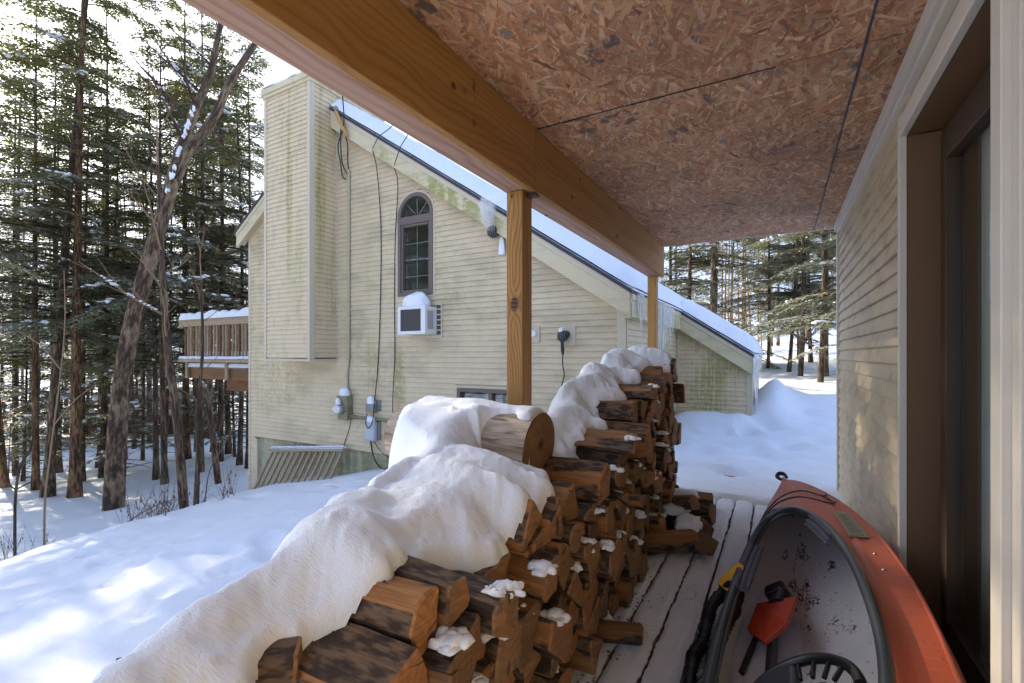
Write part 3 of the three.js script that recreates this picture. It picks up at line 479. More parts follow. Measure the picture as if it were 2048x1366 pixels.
  for (const a of [45, 90, 135]) { const c = Math.cos(a * Math.PI / 180), s = Math.sin(a * Math.PI / 180); mesh('muntin', tube([V(arch.cx + c * .02, 3.56 + s * .02, GZ - .04), V(arch.cx + c * .325, 3.56 + s * .325, GZ - .04)], .009, 6), mm, win); }
  // basement window
  const bw = mesh('basement_window', [bx(base.x0, base.x1, base.y1 - .06, base.y1, GZ - .1, GZ + .035, .004), bx(base.x0, base.x1, base.y0, base.y0 + .06, GZ - .1, GZ + .035, .004), bx(base.x0, base.x0 + .06, base.y0 + .06, base.y1 - .06, GZ - .1, GZ + .034, .004), bx(base.x1 - .06, base.x1, base.y0 + .06, base.y1 - .06, GZ - .1, GZ + .034, .004), bx((base.x0 + base.x1) / 2 - .045, (base.x0 + base.x1) / 2 + .02, base.y0 + .06, base.y1 - .06, GZ - .09, GZ + .022, .004)], M.winFrame, house);
  mesh('casing', [bx(base.x0 - .04, base.x1 + .04, base.y1, base.y1 + .04, GZ, GZ + .02, .003), bx(base.x0 - .04, base.x0, base.y0, base.y1, GZ, GZ + .02, .003), bx(base.x1, base.x1 + .04, base.y0, base.y1, GZ, GZ + .02, .003)], M.trim, bw);
  mesh('pane', bx(base.x0 + .05, base.x1 - .05, base.y0 + .05, base.y1 - .05, GZ - .035, GZ - .03, .001), M.glass, bw);
  for (let k = 0; k < 16; k++) mesh('blind_slat', bx(base.x0 + .08, base.x1 - .08, base.y0 + .08 + k * .027, base.y0 + .098 + k * .027, GZ - .1, GZ - .09, .001), M.blind, bw);
  // dark rooms behind the glass
  const room = (x0, x1, y0, y1) => [bx(x0, x1, y0, y1, GZ - 3.3, GZ - 3.26, .002), bx(x0, x0 + .03, y0, y1, GZ - 3.26, GZ - .13, .002), bx(x1 - .03, x1, y0, y1, GZ - 3.26, GZ - .13, .002), bx(x0 + .03, x1 - .03, y1 - .03, y1, GZ - 3.26, GZ - .13, .002), bx(x0 + .03, x1 - .03, y0, y0 + .03, GZ - 3.26, GZ - .13, .002)];
  mesh('room_wall', [...room(-6.1, -4.5, 1.9, 4.2), ...room(-4.9, -2.9, -.1, 1.0)], M.room, house);
}

// ------------------------------------------------------------------ things on the gabled house
{
  const rr = rngOf(31);
  const lump = (x, y, z, sx, sy, sz, seed, det = 3) => { const g = mergeVertices(new THREE.IcosahedronGeometry(1, det).deleteAttribute('normal').deleteAttribute('uv')); const p = g.attributes.position; for (let i = 0; i < p.count; i++) { let a = V(p.getX(i), p.getY(i), p.getZ(i)); const k = 1 + .16 * n3(a.x * 1.4 + seed, a.y * 1.4, a.z * 1.4) + .06 * n3(a.x * 4, a.y * 4 + seed, a.z * 4); let yy = a.y * k; if (yy < -.25) yy = -.25; p.setXYZ(i, x + Math.sign(a.x) * Math.pow(Math.abs(a.x), .7) * k * sx, y + (yy + .25) * sy, z + Math.sign(a.z) * Math.pow(Math.abs(a.z), .7) * k * sz); } g.computeVertexNormals(); const q = flat(g); q.setAttribute('uv', new THREE.Float32BufferAttribute(new Float32Array(q.attributes.position.count * 2).map((_, i) => q.attributes.position.array[(i >> 1) * 3 + (i & 1)]), 2)); return q; };
  globalLump.f = lump;
  // air conditioner
  const ac = thing('air_conditioner', 'white window air conditioner capped with snow below the arched window', 'air conditioner');
  const ax0 = -5.435, ax1 = -4.87, ay0 = 1.56, ay1 = 2.0, az = -5.86;
  mesh('casing', [bx(ax0, ax1, ay0, ay1, GZ - .1, az - .012, .012)], M.plastic, ac);
  mesh('front_frame', [bx(ax0 - .006, ax0 + .05, ay0 - .006, ay1 + .006, az - .011, az + .012, .006), bx(ax1 - .09, ax1 + .004, ay0 - .006, ay1 + .006, az - .011, az + .012, .006), bx(ax0 + .05, ax1 - .09, ay1 - .045, ay1 + .006, az - .011, az + .012, .006), bx(ax0 + .05, ax1 - .09, ay0 - .006, ay0 + .045, az - .011, az + .012, .006)], M.plastic, ac);
  const gr = mesh('grille', bx(ax0 + .05, ax1 - .09, ay0 + .045, ay1 - .045, az - .012, az - .004, .001), M.grille, ac);
  for (let k = 0; k < 26; k++) mesh('fin', bx(ax0 + .05, ax1 - .09, ay0 + .055 + k * .013, ay0 + .06 + k * .013, az - .004, az + .003, .001), M.grille, gr);
  const sv = mesh('side_vent', bx(ax1 + .001, ax1 + .004, ay0 + .07, ay1 - .07, az - .2, az - .03, .001), M.plastic, ac);
  for (let k = 0; k < 18; k++) mesh('louvre', bx(ax1 + .003, ax1 + .007, ay0 + .08 + k * .0165, ay0 + .087 + k * .0165, az - .19, az - .04, .001), M.grille, sv);
  mesh('wall_sleeve', [bx(ax0 - .06, ax1 + .12, ay1 + .03, ay1 + .065, GZ + .0, GZ + .03, .003), bx(ax1 + .09, ax1 + .12, ay0 - .06, ay1 + .03, GZ, GZ + .03, .003), bx(ax0 - .06, ax1 + .09, ay0 - .06, ay0 - .025, GZ, GZ + .03, .003)], M.trim, ac);
  mesh('sleeve_panel', bx(ax1 + .001, ax1 + .09, ay0 - .025, ay1 + .03, GZ + .004, GZ + .018, .002), M.grille, ac);
  mesh('snow_cap', [lump(-5.17, ay1 - .01, -6.0, .245, .2, .12, 3)], M.snow, ac);

  // electricity meter with conduit
  const em = thing('electricity_meter', 'round glass electricity meter on green stained box with snow on its top', 'meter');
  mesh('meter_box', [bx(-7.05, -6.8, .04, .46, GZ + .014, GZ + .16, .006), bx(-7.07, -6.79, .455, .475, GZ + .01, GZ + .175, .004)], M.meter, em);
  const drum = new THREE.CylinderGeometry(.09, .095, .05, 28).rotateX(Math.PI / 2).translate(-6.95, .24, GZ + .182); mesh('collar', flat(drum), M.boxGrey, em);
  mesh('glass_dome', flat(new THREE.LatheGeometry([[.085, 0], [.085, .06], [.075, .09], [.045, .102], [0, .105]].map((p) => new THREE.Vector2(...p)), 28).rotateX(Math.PI / 2).translate(-6.95, .24, GZ + .205)), M.dome, em);
  mesh('dial_plate', flat(new THREE.CylinderGeometry(.068, .068, .02, 24).rotateX(Math.PI / 2).translate(-6.95, .24, GZ + .24)), M.plastic, em);
  mesh('seal_tag', bx(-6.955, -6.925, -.1, -.03, GZ + .16, GZ + .164, .001), M.greyPlastic, em);
  mesh('snow_cap', [lump(-6.925, .47, GZ + .09, .105, .12, .065, 7)], M.snow, em); mesh('snow_cap', [lump(-6.95, .325, GZ + .225, .05, .09, .035, 9)], M.snow, em);
  const cd = thing('service_conduit', 'tall vertical metal conduit climbing the siding beside the chimney', 'conduit');
  mesh('pipe', tube([V(-6.9, .47, GZ + .06), V(-6.91, .62, GZ + .05), V(-6.93, .85, GZ + .045), V(-6.9, 1.02, GZ + .045), V(-6.88, 1.2, GZ + .045), V(-6.88, 4.62, GZ + .045)], .024, 10), M.conduit, cd);
  for (const y of [1.16, 1.95, 2.2, 3.1, 3.9, 4.5]) mesh('clamp', flat(new THREE.TorusGeometry(.028, .007, 6, 14).rotateX(Math.PI / 2).translate(-6.88, y, GZ + .045)), M.conduit, cd);
  const hc = thing('horizontal_conduit', 'green stained horizontal pipe running from the electricity meter across the siding', 'conduit');
  mesh('pipe', tube([V(-6.8, .09, GZ + .05), V(-5.65, .085, GZ + .05)], .03, 10), M.meter, hc); mesh('elbow_box', bx(-5.65, -5.48, .0, .13, GZ + .014, GZ + .09, .008), M.meter, hc); mesh('snow_cap', [lump(-5.57, .125, GZ + .05, .07, .09, .035, 13)], M.snow, hc);
  mesh('cable_loop', tube(spline([V(-6.78, .12, GZ + .08), V(-6.6, .16, GZ + .1), V(-6.5, .05, GZ + .09), V(-6.58, -.05, GZ + .1), V(-6.66, -.12, GZ + .07)], 20), .006, 5), M.trim, hc);
  const jb = thing('junction_box', 'small square grey junction box with a wedge of snow', 'utility box');
  mesh('box', bx(-6.37, -6.17, .21, .36, GZ + .03, GZ + .13, .006), M.boxGrey, jb); mesh('back_plate', bx(-6.33, -6.1, .24, .42, GZ + .012, GZ + .029, .004), M.boxGrey, jb); mesh('snow_cap', [lump(-6.28, .35, GZ + .08, .085, .12, .045, 17)], M.snow, jb);
  const ub = thing('utility_box', 'rounded pale grey telecom box with looping cables below it', 'utility box');
  mesh('cover', rbox(-6.39, -6.15, -.29, .06, GZ + .04, GZ + .14, .035), M.greyPlastic, ub); mesh('back_plate', rbox(-6.37, -6.1, -.27, .05, GZ + .013, GZ + .05, .01), M.boxGrey, ub); mesh('snow_cap', [lump(-6.28, .045, GZ + .09, .1, .08, .045, 21)], M.snow, ub);
  const cab = (name, label, paths, r = .008, m = M.cable) => tag(mesh(name, paths.map((p) => tube(spline(p, 46), r, 6)), m), label, 'cable');
  cab('cable', 'thin black cable hanging from the eave down to the junction box', [[V(-6.12, 4.75, GZ + .2), V(-6.12, 4.55, GZ + .12), V(-6.1, 3.6, GZ + .03), V(-6.1, 2.4, GZ + .03), V(-6.14, 1.4, GZ + .03), V(-6.18, .8, GZ + .04), V(-6.13, .4, GZ + .15), V(-6.17, .05, GZ + .16), V(-6.27, -.06, GZ + .16), V(-6.34, .02, GZ + .15), V(-6.33, .2, GZ + .12)]]);
  cab('cable', 'black cable running down the wall by the arched window to the ground loop', [[V(-5.62, 4.35, GZ + .2), V(-5.64, 4.2, GZ + .1), V(-5.76, 3.3, GZ + .025), V(-5.78, 2.2, GZ + .025), V(-5.77, 1.2, GZ + .03), V(-5.76, .3, GZ + .09), V(-5.75, -.4, GZ + .03), V(-5.8, -.62, GZ + .04), V(-6.0, -.76, GZ + .05), V(-6.18, -.68, GZ + .06), V(-6.27, -.45, GZ + .06), V(-6.28, -.29, GZ + .08)]]);
  cab('cable', 'pair of black cables looping below the telecom box toward the woodpile', [[V(-6.3, -.28, GZ + .08), V(-6.26, -.5, GZ + .07), V(-6.1, -.72, GZ + .06), V(-5.9, -.78, GZ + .06), V(-5.6, -.8, GZ + .08)], [V(-6.22, -.28, GZ + .08), V(-6.1, -.46, GZ + .04), V(-5.9, -.55, GZ + .03), V(-5.6, -.5, GZ + .03)]], .006);
  cab('cable', 'dark cable slanting down from the meter to the leaning slat panel', [[V(-6.82, .06, GZ + .04), V(-6.9, -.15, GZ + .025), V(-7.02, -.42, GZ + .025), V(-7.1, -.62, GZ + .03)]], .006);
  // service drop at the peak of the rake
  const sd = thing('service_bracket', 'splintered orange wood block holding the service cables at the roof peak', 'bracket');
  mesh('wood_block', [tube([V(-6.98, 5.62, -5.9), V(-6.72, 5.12, -5.93)], .03, 4), tube([V(-6.99, 5.6, -5.94), V(-6.84, 5.3, -5.96)], .03, 4)], M.orangewood, sd);
  mesh('insulator', flat(new THREE.SphereGeometry(.045, 12, 8).translate(-6.99, 5.68, -5.92)), M.boxGrey, sd);
  mesh('service_cable', [[V(-6.0, 5.6, -5.2), V(-6.45, 5.62, -5.6), V(-6.8, 5.32, -5.93), V(-6.98, 5.02, -5.96), V(-7.03, 4.75, GZ + .1), V(-7.02, 4.5, GZ + .06), V(-6.94, 4.45, GZ + .06)], [V(-6.82, 5.25, -5.95), V(-6.76, 5.0, -5.98), V(-6.82, 4.75, GZ + .12), V(-6.88, 4.6, GZ + .05)], [V(-6.9, 5.3, -5.95), V(-6.93, 4.95, -5.98), V(-6.98, 4.72, GZ + .1), V(-6.9, 4.52, GZ + .05)]].map((p) => tube(spline(p, 26), .011, 6)), M.cable, sd);
  cab('overhead_wire', 'thin pair of phone wires stretching from the rake toward the porch beam', [[V(-6.12, 4.78, GZ + .2), V(-5.95, 4.9, GZ + .25), V(-5.2, 4.9, GZ + .6), V(-3, 5.6, -3.5)], [V(-5.62, 4.4, GZ + .2), V(-5.4, 4.6, GZ + .3), V(-4.9, 4.7, GZ + .6), V(-2.6, 5.6, -3.5)]], .007);
  // vents, outlet
  const cowl = (x, y, s, seed, name, label) => { const v = thing(name, label, 'vent'); const b = new THREE.SphereGeometry(.082 * s, 20, 14); mesh('hood', flat(b.translate(x, y, GZ + .13)), M.black, v); mesh('neck', tube([V(x + .02, y + .03, GZ + .01), V(x, y, GZ + .1)], .055 * s, 12), M.black, v); for (let k = -2; k <= 2; k++) mesh('grid_bar', flat(new THREE.TorusGeometry(Math.sqrt(Math.max(.0004, (.085 * s) ** 2 - (k * .028 * s) ** 2)), .004, 5, 24).rotateY(Math.PI / 2).translate(x + k * .028 * s, y, GZ + .13)), M.boxGrey, v); return v; };
  cowl(-3.72, 3.06, 1.1, 1, 'exhaust_vent', 'black round exhaust vent under the rake, puffing white steam');
  const ov = cowl(-2.6, 1.48, .95, 2, 'power_inlet', 'black round cord inlet on the siding with a cord hanging from it');
  mesh('wall_plate', [bx(-2.66, -2.45, 1.35, 1.62, GZ + .012, GZ + .03, .004)], M.trim, ov); mesh('plug', tube([V(-2.6, 1.42, GZ + .15), V(-2.59, 1.28, GZ + .15), V(-2.59, 1.22, GZ + .14)], [.022, .026, .014], 10), M.black, ov); mesh('cord', tube(spline([V(-2.59, 1.24, GZ + .14), V(-2.6, 1.1, GZ + .13), V(-2.58, .95, GZ + .12), V(-2.62, .78, GZ + .12), V(-2.66, .4, GZ + .1)], 30), .009, 6), M.cable, ov); mesh('snow_cap', [lump(-2.61, 1.535, GZ + .16, .03, .05, .03, 25)], M.snow, ov);
  const ol = thing('wall_outlet', 'beige wall plate with white round cover beside the porch post', 'outlet'); mesh('wall_plate', [bx(-3.2, -3.0, 1.4, 1.42, GZ + .012, GZ + .035, .003), bx(-3.2, -3.0, 1.62, 1.64, GZ + .012, GZ + .035, .003), bx(-3.03, -3.0, 1.42, 1.62, GZ + .012, GZ + .035, .003), bx(-3.2, -3.17, 1.42, 1.62, GZ + .012, GZ + .035, .003), bx(-3.17, -3.03, 1.42, 1.62, GZ + .012, GZ + .02, .002)], M.trim, ol); mesh('cover', flat(new THREE.CylinderGeometry(.045, .045, .03, 22).rotateX(Math.PI / 2).translate(-3.1, 1.53, GZ + .03)), M.plastic, ol);
  // steam from the exhaust vent
  { const gs = []; for (let k = 0; k < 15; k++) { const q = k / 14, g = new THREE.IcosahedronGeometry(1, 3), p = g.attributes.position, rad = .045 + .06 * q + .03 * rr(); g.deleteAttribute('uv'); const c = V(-3.74 + (rr() - .5) * .1 - .03 * q, 3.12 + q * .36, GZ + .16 + rr() * .1); for (let i = 0; i < p.count; i++) { const a = V(p.getX(i), p.getY(i), p.getZ(i)), w = 1 + .35 * n3(a.x * 1.6 + k, a.y * 1.6, a.z * 1.6); p.setXYZ(i, c.x + a.x * rad * w, c.y + a.y * rad * w * 1.2, c.z + a.z * rad * w); } g.computeVertexNormals(); gs.push(flat(g)); }
    tag(mesh('steam_plume', gs, M.steam), 'small white plume of steam rising from the black exhaust vent', 'steam', null, 'stuff'); }
  tag(mesh('frost_patch', [lump(-3.62, 2.72, GZ + .05, .05, .22, .02, 5)], M.snow), 'lump of frozen vapour on the siding under the exhaust vent', 'frost');
  // icicles
  const ice = (x, y, z, L, r, label, grp) => { const p = [], q = [], n = 10; for (let i = 0; i <= n; i++) { const k = i / n; p.push(V(x + .006 * n2(k * 3, x * 9), y - L * k, z + .006 * n2(k * 3 + 9, z * 9))); q.push(r * Math.pow(1 - k, .8) * (1 + .18 * n2(k * 9, L * 30)) + .002); } tag(mesh('icicle', tube(p, q, 9), M.ice), label, 'icicle', grp); };
  const ord = ['first', 'second', 'third', 'fourth', 'fifth', 'sixth', 'seventh', 'eighth', 'ninth', 'tenth', 'eleventh', 'twelfth'];
  [[-6.25, .34], [-6.34, .5], [-6.42, .3], [-6.9, .3], [-7.25, .46], [-7.45, .95], [-7.62, 1.25], [-7.8, .8], [-7.98, .55], [-8.2, .7], [-8.45, .45]].forEach(([z, L], i) => ice(-1.6, roofY(-1.63) - .02, z, L, .018 + L * .022, `icicle under the main eave, ${ord[i]} from the roof's front corner`, 'icicles on the main eave'));
  ice(-.36, roofY(-.385) - .0, RBz() + .02, .95, .055, 'long icicle at the lowest corner of the rear roof'); ice(-.35, roofY(-.385), RBz() - .14, .6, .045, 'shorter thick icicle next to the long corner icicle');
}
function RBz() { return -9.68 + .18; }

// leaning slatted panel
{
  const pn_ = thing('slatted_panel', 'weathered wood slatted panel with a snowy top rail leaning on the foundation', 'panel');
  const tl = V(-8.98, -.72, -6.02), tr = V(-6.85, -.5, -6.0), bl = V(-8.95, -1.5, -5.52), br = V(-6.85, -1.22, -5.5), n = 12;
  const bar = (a, b, w, d, ou) => { const g = rbox(-w / 2, w / 2, 0, a.distanceTo(b), -d / 2, d / 2, .004, 1, ou, 0, .5, 2); const m = new THREE.Matrix4(), y = b.clone().sub(a).normalize(), z = V(.0, .2, 1).cross(y).cross(y).negate().normalize(); let x = y.clone().cross(z); m.makeBasis(x, y, z); g.applyMatrix4(m); g.translate(a.x, a.y, a.z); return g; };
  mesh('top_rail', [bar(tl.clone().add(V(-.03, -.0, .0)), tr.clone().add(V(.03, 0, 0)), .045, .15, .2)], M.grey, pn_);
  for (let i = 0; i <= n; i++) { const k = i / n; const a = tl.clone().lerp(tr, .02 + k * .96), b = bl.clone().lerp(br, .0 + k * .98); a.y -= .03; mesh('slat', bar(b.add(V(0, -.1, .02)), a.add(V(0, 0, .03)), .05, .04, i * .21), M.grey, pn_); }
  mesh('snow_cap', flat(sheet(40, 6, (i, j) => { const p = tl.clone().lerp(tr, i); return V(p.x, p.y + .055 + .03 * (1 - Math.pow(Math.abs(j * 2 - 1), 3)) + .008 * n2(i * 20, 3), p.z - .05 + j * .1); }, (i, j) => { const p = tl.clone().lerp(tr, i); return V(p.x, p.y + .03, p.z - .05 + j * .1); })), M.snow, pn_);
}
// raised deck behind the corner
{
  const dk = thing('raised_deck', 'weathered raised wooden deck with snowy railing at the house corner', 'deck');
  const X0 = -13.5, X1 = -9.99, Z = -6.6, ZB = -9.8, Y = 1.08;
  for (let i = 0; i < 22; i++) mesh('floor_board', bx(X0, X1, Y - .04, Y, Z - .15 - i * .145, Z - .15 - i * .145 + .137, .004, 0, i * .3), M.grey, dk);
  mesh('rim_joist', bx(X0 + .12, X1, Y - .46, Y - .18, Z - .06, Z - .02, .004, 0, 0, 0), M.brownwood, dk); mesh('rim_joist', bx(X0 + .08, X0 + .12, Y - .46, Y - .05, ZB, Z - .06, .004, 2), M.brownwood, dk);
  mesh('girder', bx(X0 + 1.0, X1, Y - .78, Y - .5, Z - .6, Z - .5, .004, 0, .2), M.brownwood, dk);
  mesh('brace', tube([V(-11.0, Y - .78, Z - .55), V(-9.99, -.55, Z - .55)], .06, 4), M.brownwood, dk);
  mesh('support_post', bx(X0 + .9, X0 + 1.02, -3.6, Y - .46, ZB, ZB + .12, .006, 1), M.brownwood, dk);
  mesh('bottom_rail', bx(X0, X1, Y - .04, Y + .05, Z + .06, Z + .15, .005, 0, .4), M.grey, dk);
  mesh('snow_strip', flat(sheet(60, 5, (i, j) => V(mixn(X0, X1, i), Y + .05 + .06 * (1 - Math.pow(Math.abs(j * 2 - 1), 3)) + .015 * n2(i * 22, 2), Z + .05 + j * .11), (i, j) => V(mixn(X0, X1, i), Y + .051, Z + .05 + j * .11))), M.snow, dk);
  mesh('snow_strip', flat(sheet(40, 4, (i, j) => V(mixn(X0 + .14, X1, i), Y - .16 + .1 * (1 - Math.pow(Math.abs(j * 2 - 1), 3)), Z - .06 + j * .1), (i, j) => V(mixn(X0 + .14, X1, i), Y - .178, Z - .06 + j * .1))), M.snow, dk);
  for (const x of [X0 + .12, X0 + 1.9]) { mesh('rail_post', bx(x, x + .1, Y - .46, Y + .98, Z + .0, Z + .06, .005, 1, x), M.grey, dk); }
  for (let i = 0; i < 27; i++) mesh('baluster', bx(X0 + .2 + i * .13, X0 + .24 + i * .13, Y + .05, Y + .98, Z + .07, Z + .11, .004, 1, i * .3), i % 3 ? M.grey : M.brownwood, dk);
  mesh('top_rail', [bx(X0 - .02, X1, Y + .98, Y + 1.03, Z - .02, Z + .15, .005, 0, .7), bx(X0, X1, Y + .86, Y + .98, Z + .111, Z + .145, .005, 0, .2)], M.grey, dk);
  mesh('top_rail', bx(X0, X0 + .14, Y + .98, Y + 1.03, ZB, Z - .02, .005, 2), M.grey, dk);
  for (let i = 0; i < 18; i++) mesh('baluster', bx(X0 + .05, X0 + .09, Y + .05, Y + .98, ZB + .1 + i * .17, ZB + .14 + i * .17, .004, 1, i * .3), M.grey, dk);
  mesh('rail_snow', flat(sheet(80, 8, (i, j) => V(mixn(X0 - .03, X1, i), Y + 1.03 + (.17 + .05 * n2(i * 7, 1) + .1 * smooth(.86, .95, i)) * Math.pow(1 - Math.pow(Math.abs(j * 2 - 1), 4), .5) * Math.pow(clamp(i / .04), .5), Z - .04 + j * .21 + .012 * n2(i * 10, j)), (i, j) => V(mixn(X0 - .03, X1, i), Y + 1.031, Z - .04 + j * .21))), M.snow, dk);
  mesh('floor_snow', flat(sheet(30, 30, (i, j) => V(mixn(X0 + .1, X1, i), Y + .2 + .05 * n2(i * 5, j * 5), mixn(Z - .03, ZB, j)), (i, j) => V(mixn(X0 + .1, X1, i), Y + .002, mixn(Z - .03, ZB, j)))), M.snow, dk);
  const ch = thing('patio_chair', 'dark slatted patio chair buried in snow on the raised deck', 'chair');
  for (let k = 0; k < 7; k++) mesh('slat', bx(-10.95, -10.35, Y + .42 + k * .075, Y + .47 + k * .075, -8.3 - k * .02, -8.27 - k * .02, .004), M.brownwood, ch);
  mesh('seat', bx(-10.95, -10.35, Y + .36, Y + .41, -8.25, -7.75, .006), M.brownwood, ch); for (const [x, z] of [[-10.93, -7.8], [-10.4, -7.8], [-10.93, -8.22], [-10.4, -8.22]]) mesh('leg', bx(x, x + .05, Y + .1, Y + .36, z, z + .05, .004), M.brownwood, ch);
  mesh('snow_cap', [globalLump.f(-10.65, Y + .4, -8.0, .28, .22, .22, 33)], M.snow, ch);
  const tb = thing('covered_grill', 'rounded snow covered barbecue grill standing behind the deck railing', 'grill');
  mesh('body', rbox(-12.3, -11.5, Y + .25, Y + .72, -8.1, -7.6, .06), M.black, tb); for (const x of [-12.25, -11.6]) mesh('leg', bx(x, x + .05, Y + .05, Y + .26, -7.95, -7.7, .004), M.black, tb); mesh('snow_cap', [globalLump.f(-11.9, Y + .7, -7.85, .36, .22, .22, 37)], M.snow, tb);
}

// ------------------------------------------------------------------ woodpile
const ORD = ['zeroth', 'first', 'second', 'third', 'fourth', 'fifth', 'sixth', 'seventh', 'eighth', 'ninth', 'tenth', 'eleventh', 'twelfth', 'thirteenth', 'fourteenth', 'fifteenth', 'sixteenth', 'seventeenth', 'eighteenth', 'nineteenth', 'twentieth'];
const ordinal = (n) => (n <= 20 ? ORD[n] : n < 30 ? `twenty-${ORD[n - 20]}` : n === 30 ? 'thirtieth' : n < 40 ? `thirty-${ORD[n - 30]}` : n === 40 ? 'fortieth' : n < 50 ? `forty-${ORD[n - 40]}` : n === 50 ? 'fiftieth' : `fifty-${ORD[Math.min(9, n - 50)]}`);
const pileTop = curve([[.15, .5], [.4, .57], [.6, .62], [.75, .66], [.95, .69], [1.2, .69], [1.5, .69], [1.8, .67], [2.05, .68], [2.2, .76], [2.45, .86], [2.65, .95], [3.0, 1.05], [3.4, 1.1], [4.0, 1.13], [4.2, 1.08]]);
const faceX = curve([[.2, -.7], [1.2, -.69], [2.2, -.68], [3, -.72], [4.2, -.76]]);
const T0 = .4, T1 = 4.14, BACK = -1.12;
function clipCell(poly, px, py, nx, ny) { // keep the side where (p - point) . n <= 0
  const out = []; for (let i = 0; i < poly.length; i++) { const a = poly[i], b = poly[(i + 1) % poly.length], da = (a[0] - px) * nx + (a[1] - py) * ny, db = (b[0] - px) * nx + (b[1] - py) * ny; if (da <= 0) out.push(a); if ((da < 0) !== (db < 0) && da !== db) { const k = da / (da - db); out.push([a[0] + (b[0] - a[0]) * k, a[1] + (b[1] - a[1]) * k]); } } return out;
}
function logGeometry(poly, L, r, rot) { // poly about its own centre in (t, y); the log runs from x = 0 to x = -L
  // roughen the outline
  const pts = []; const n = poly.length;
  for (let i = 0; i < n; i++) { const a = poly[i], b = poly[(i + 1) % n], len = Math.hypot(b[0] - a[0], b[1] - a[1]), nx = (b[1] - a[1]) / len, ny = -(b[0] - a[0]) / len; const ch = Math.min(.004, len * .2) / len; const k = len > .07 ? 2 : 1; const bow = (r() - .5) * .05 * len;
    for (let q = 0; q <= k; q++) { const f = ch + (1 - 2 * ch) * q / k, w = bow * 4 * f * (1 - f) + (r() - .5) * .0045; pts.push([a[0] + (b[0] - a[0]) * f + nx * w, a[1] + (b[1] - a[1]) * f + ny * w]); } }
  const m = pts.length, P = [], U = [], tw = (r() - .5) * .22, tp = .86 + r() * .2, v0 = r(), eu = .08 + r() * .2, ev = r() * .6, skew = (r() - .5) * .07, skew2 = (r() - .5) * .07;
  const rings = [[0.0, .93], [-.007, 1], [-.35 * L, 1], [-.7 * L, .98], [-L, tp]].map(([x, s], ri) => pts.map(([t, y], i) => { const an = tw * x / L, c = Math.cos(an), sn = Math.sin(an), w = ri >= 2 ? 1 + .1 * n3(i * .6, ri * 2.1 + v0 * 50, 1) : 1; const a = (t * c - y * sn) * s * w, b = (t * sn + y * c) * s * w; return [x + (ri < 2 ? t * skew + y * skew2 * 2 : 0) + (ri < 2 ? .004 * n2(i * .9 + v0 * 30, 3) : 0), b, -a]; }));
  const per = [0]; for (let i = 0; i < m; i++) { const a = pts[i], b = pts[(i + 1) % m]; per.push(per[i] + Math.hypot(b[0] - a[0], b[1] - a[1])); }
  const put = (p, u, v) => { P.push(...p); U.push(u, v); };
  for (let k = 0; k < rings.length - 1; k++) for (let i = 0; i < m; i++) {
    const j = (i + 1) % m, A = rings[k][i], B = rings[k][j], C = rings[k + 1][j], D = rings[k + 1][i], ua = .53 - A[0] * .8, ub = .53 - D[0] * .8, va = v0 + per[i] * 1.3, vb = v0 + per[i + 1] * 1.3;
    if (k === 0) { put(A, eu + pts[i][0] * .8 + .15, ev + .2 + pts[i][1] * 1.6); put(D, eu + pts[i][0] * .8 + .15, ev + .2 + pts[i][1] * 1.6); put(C, eu + pts[j][0] * .8 + .15, ev + .2 + pts[j][1] * 1.6); put(A, eu + pts[i][0] * .8 + .15, ev + .2 + pts[i][1] * 1.6); put(C, eu + pts[j][0] * .8 + .15, ev + .2 + pts[j][1] * 1.6); put(B, eu + pts[j][0] * .8 + .15, ev + .2 + pts[j][1] * 1.6); continue; }
    put(A, ua, va); put(D, ub, va); put(C, ub, vb); put(A, ua, va); put(C, ub, vb); put(B, ua, vb);
  }
  const cx = rings[0].reduce((s, p) => s + p[0], 0) / m + .002; for (const [ring, back] of [[rings[0], 0], [rings[4], 1]]) for (let i = 0; i < m; i++) { const j = (i + 1) % m, c = back ? [-L, 0, 0] : [cx, 0, 0]; const q = [[c, [0, 0]], [ring[i], pts[i]], [ring[j], pts[j]]]; if (!back) q.reverse(); for (const [p, t] of q) put(p, clamp(eu + t[0] * .8 + .15, .01, .49), ev + .2 + t[1] * 1.6); }
  const g = raw(P, U); return g;
}
const ledges = [];
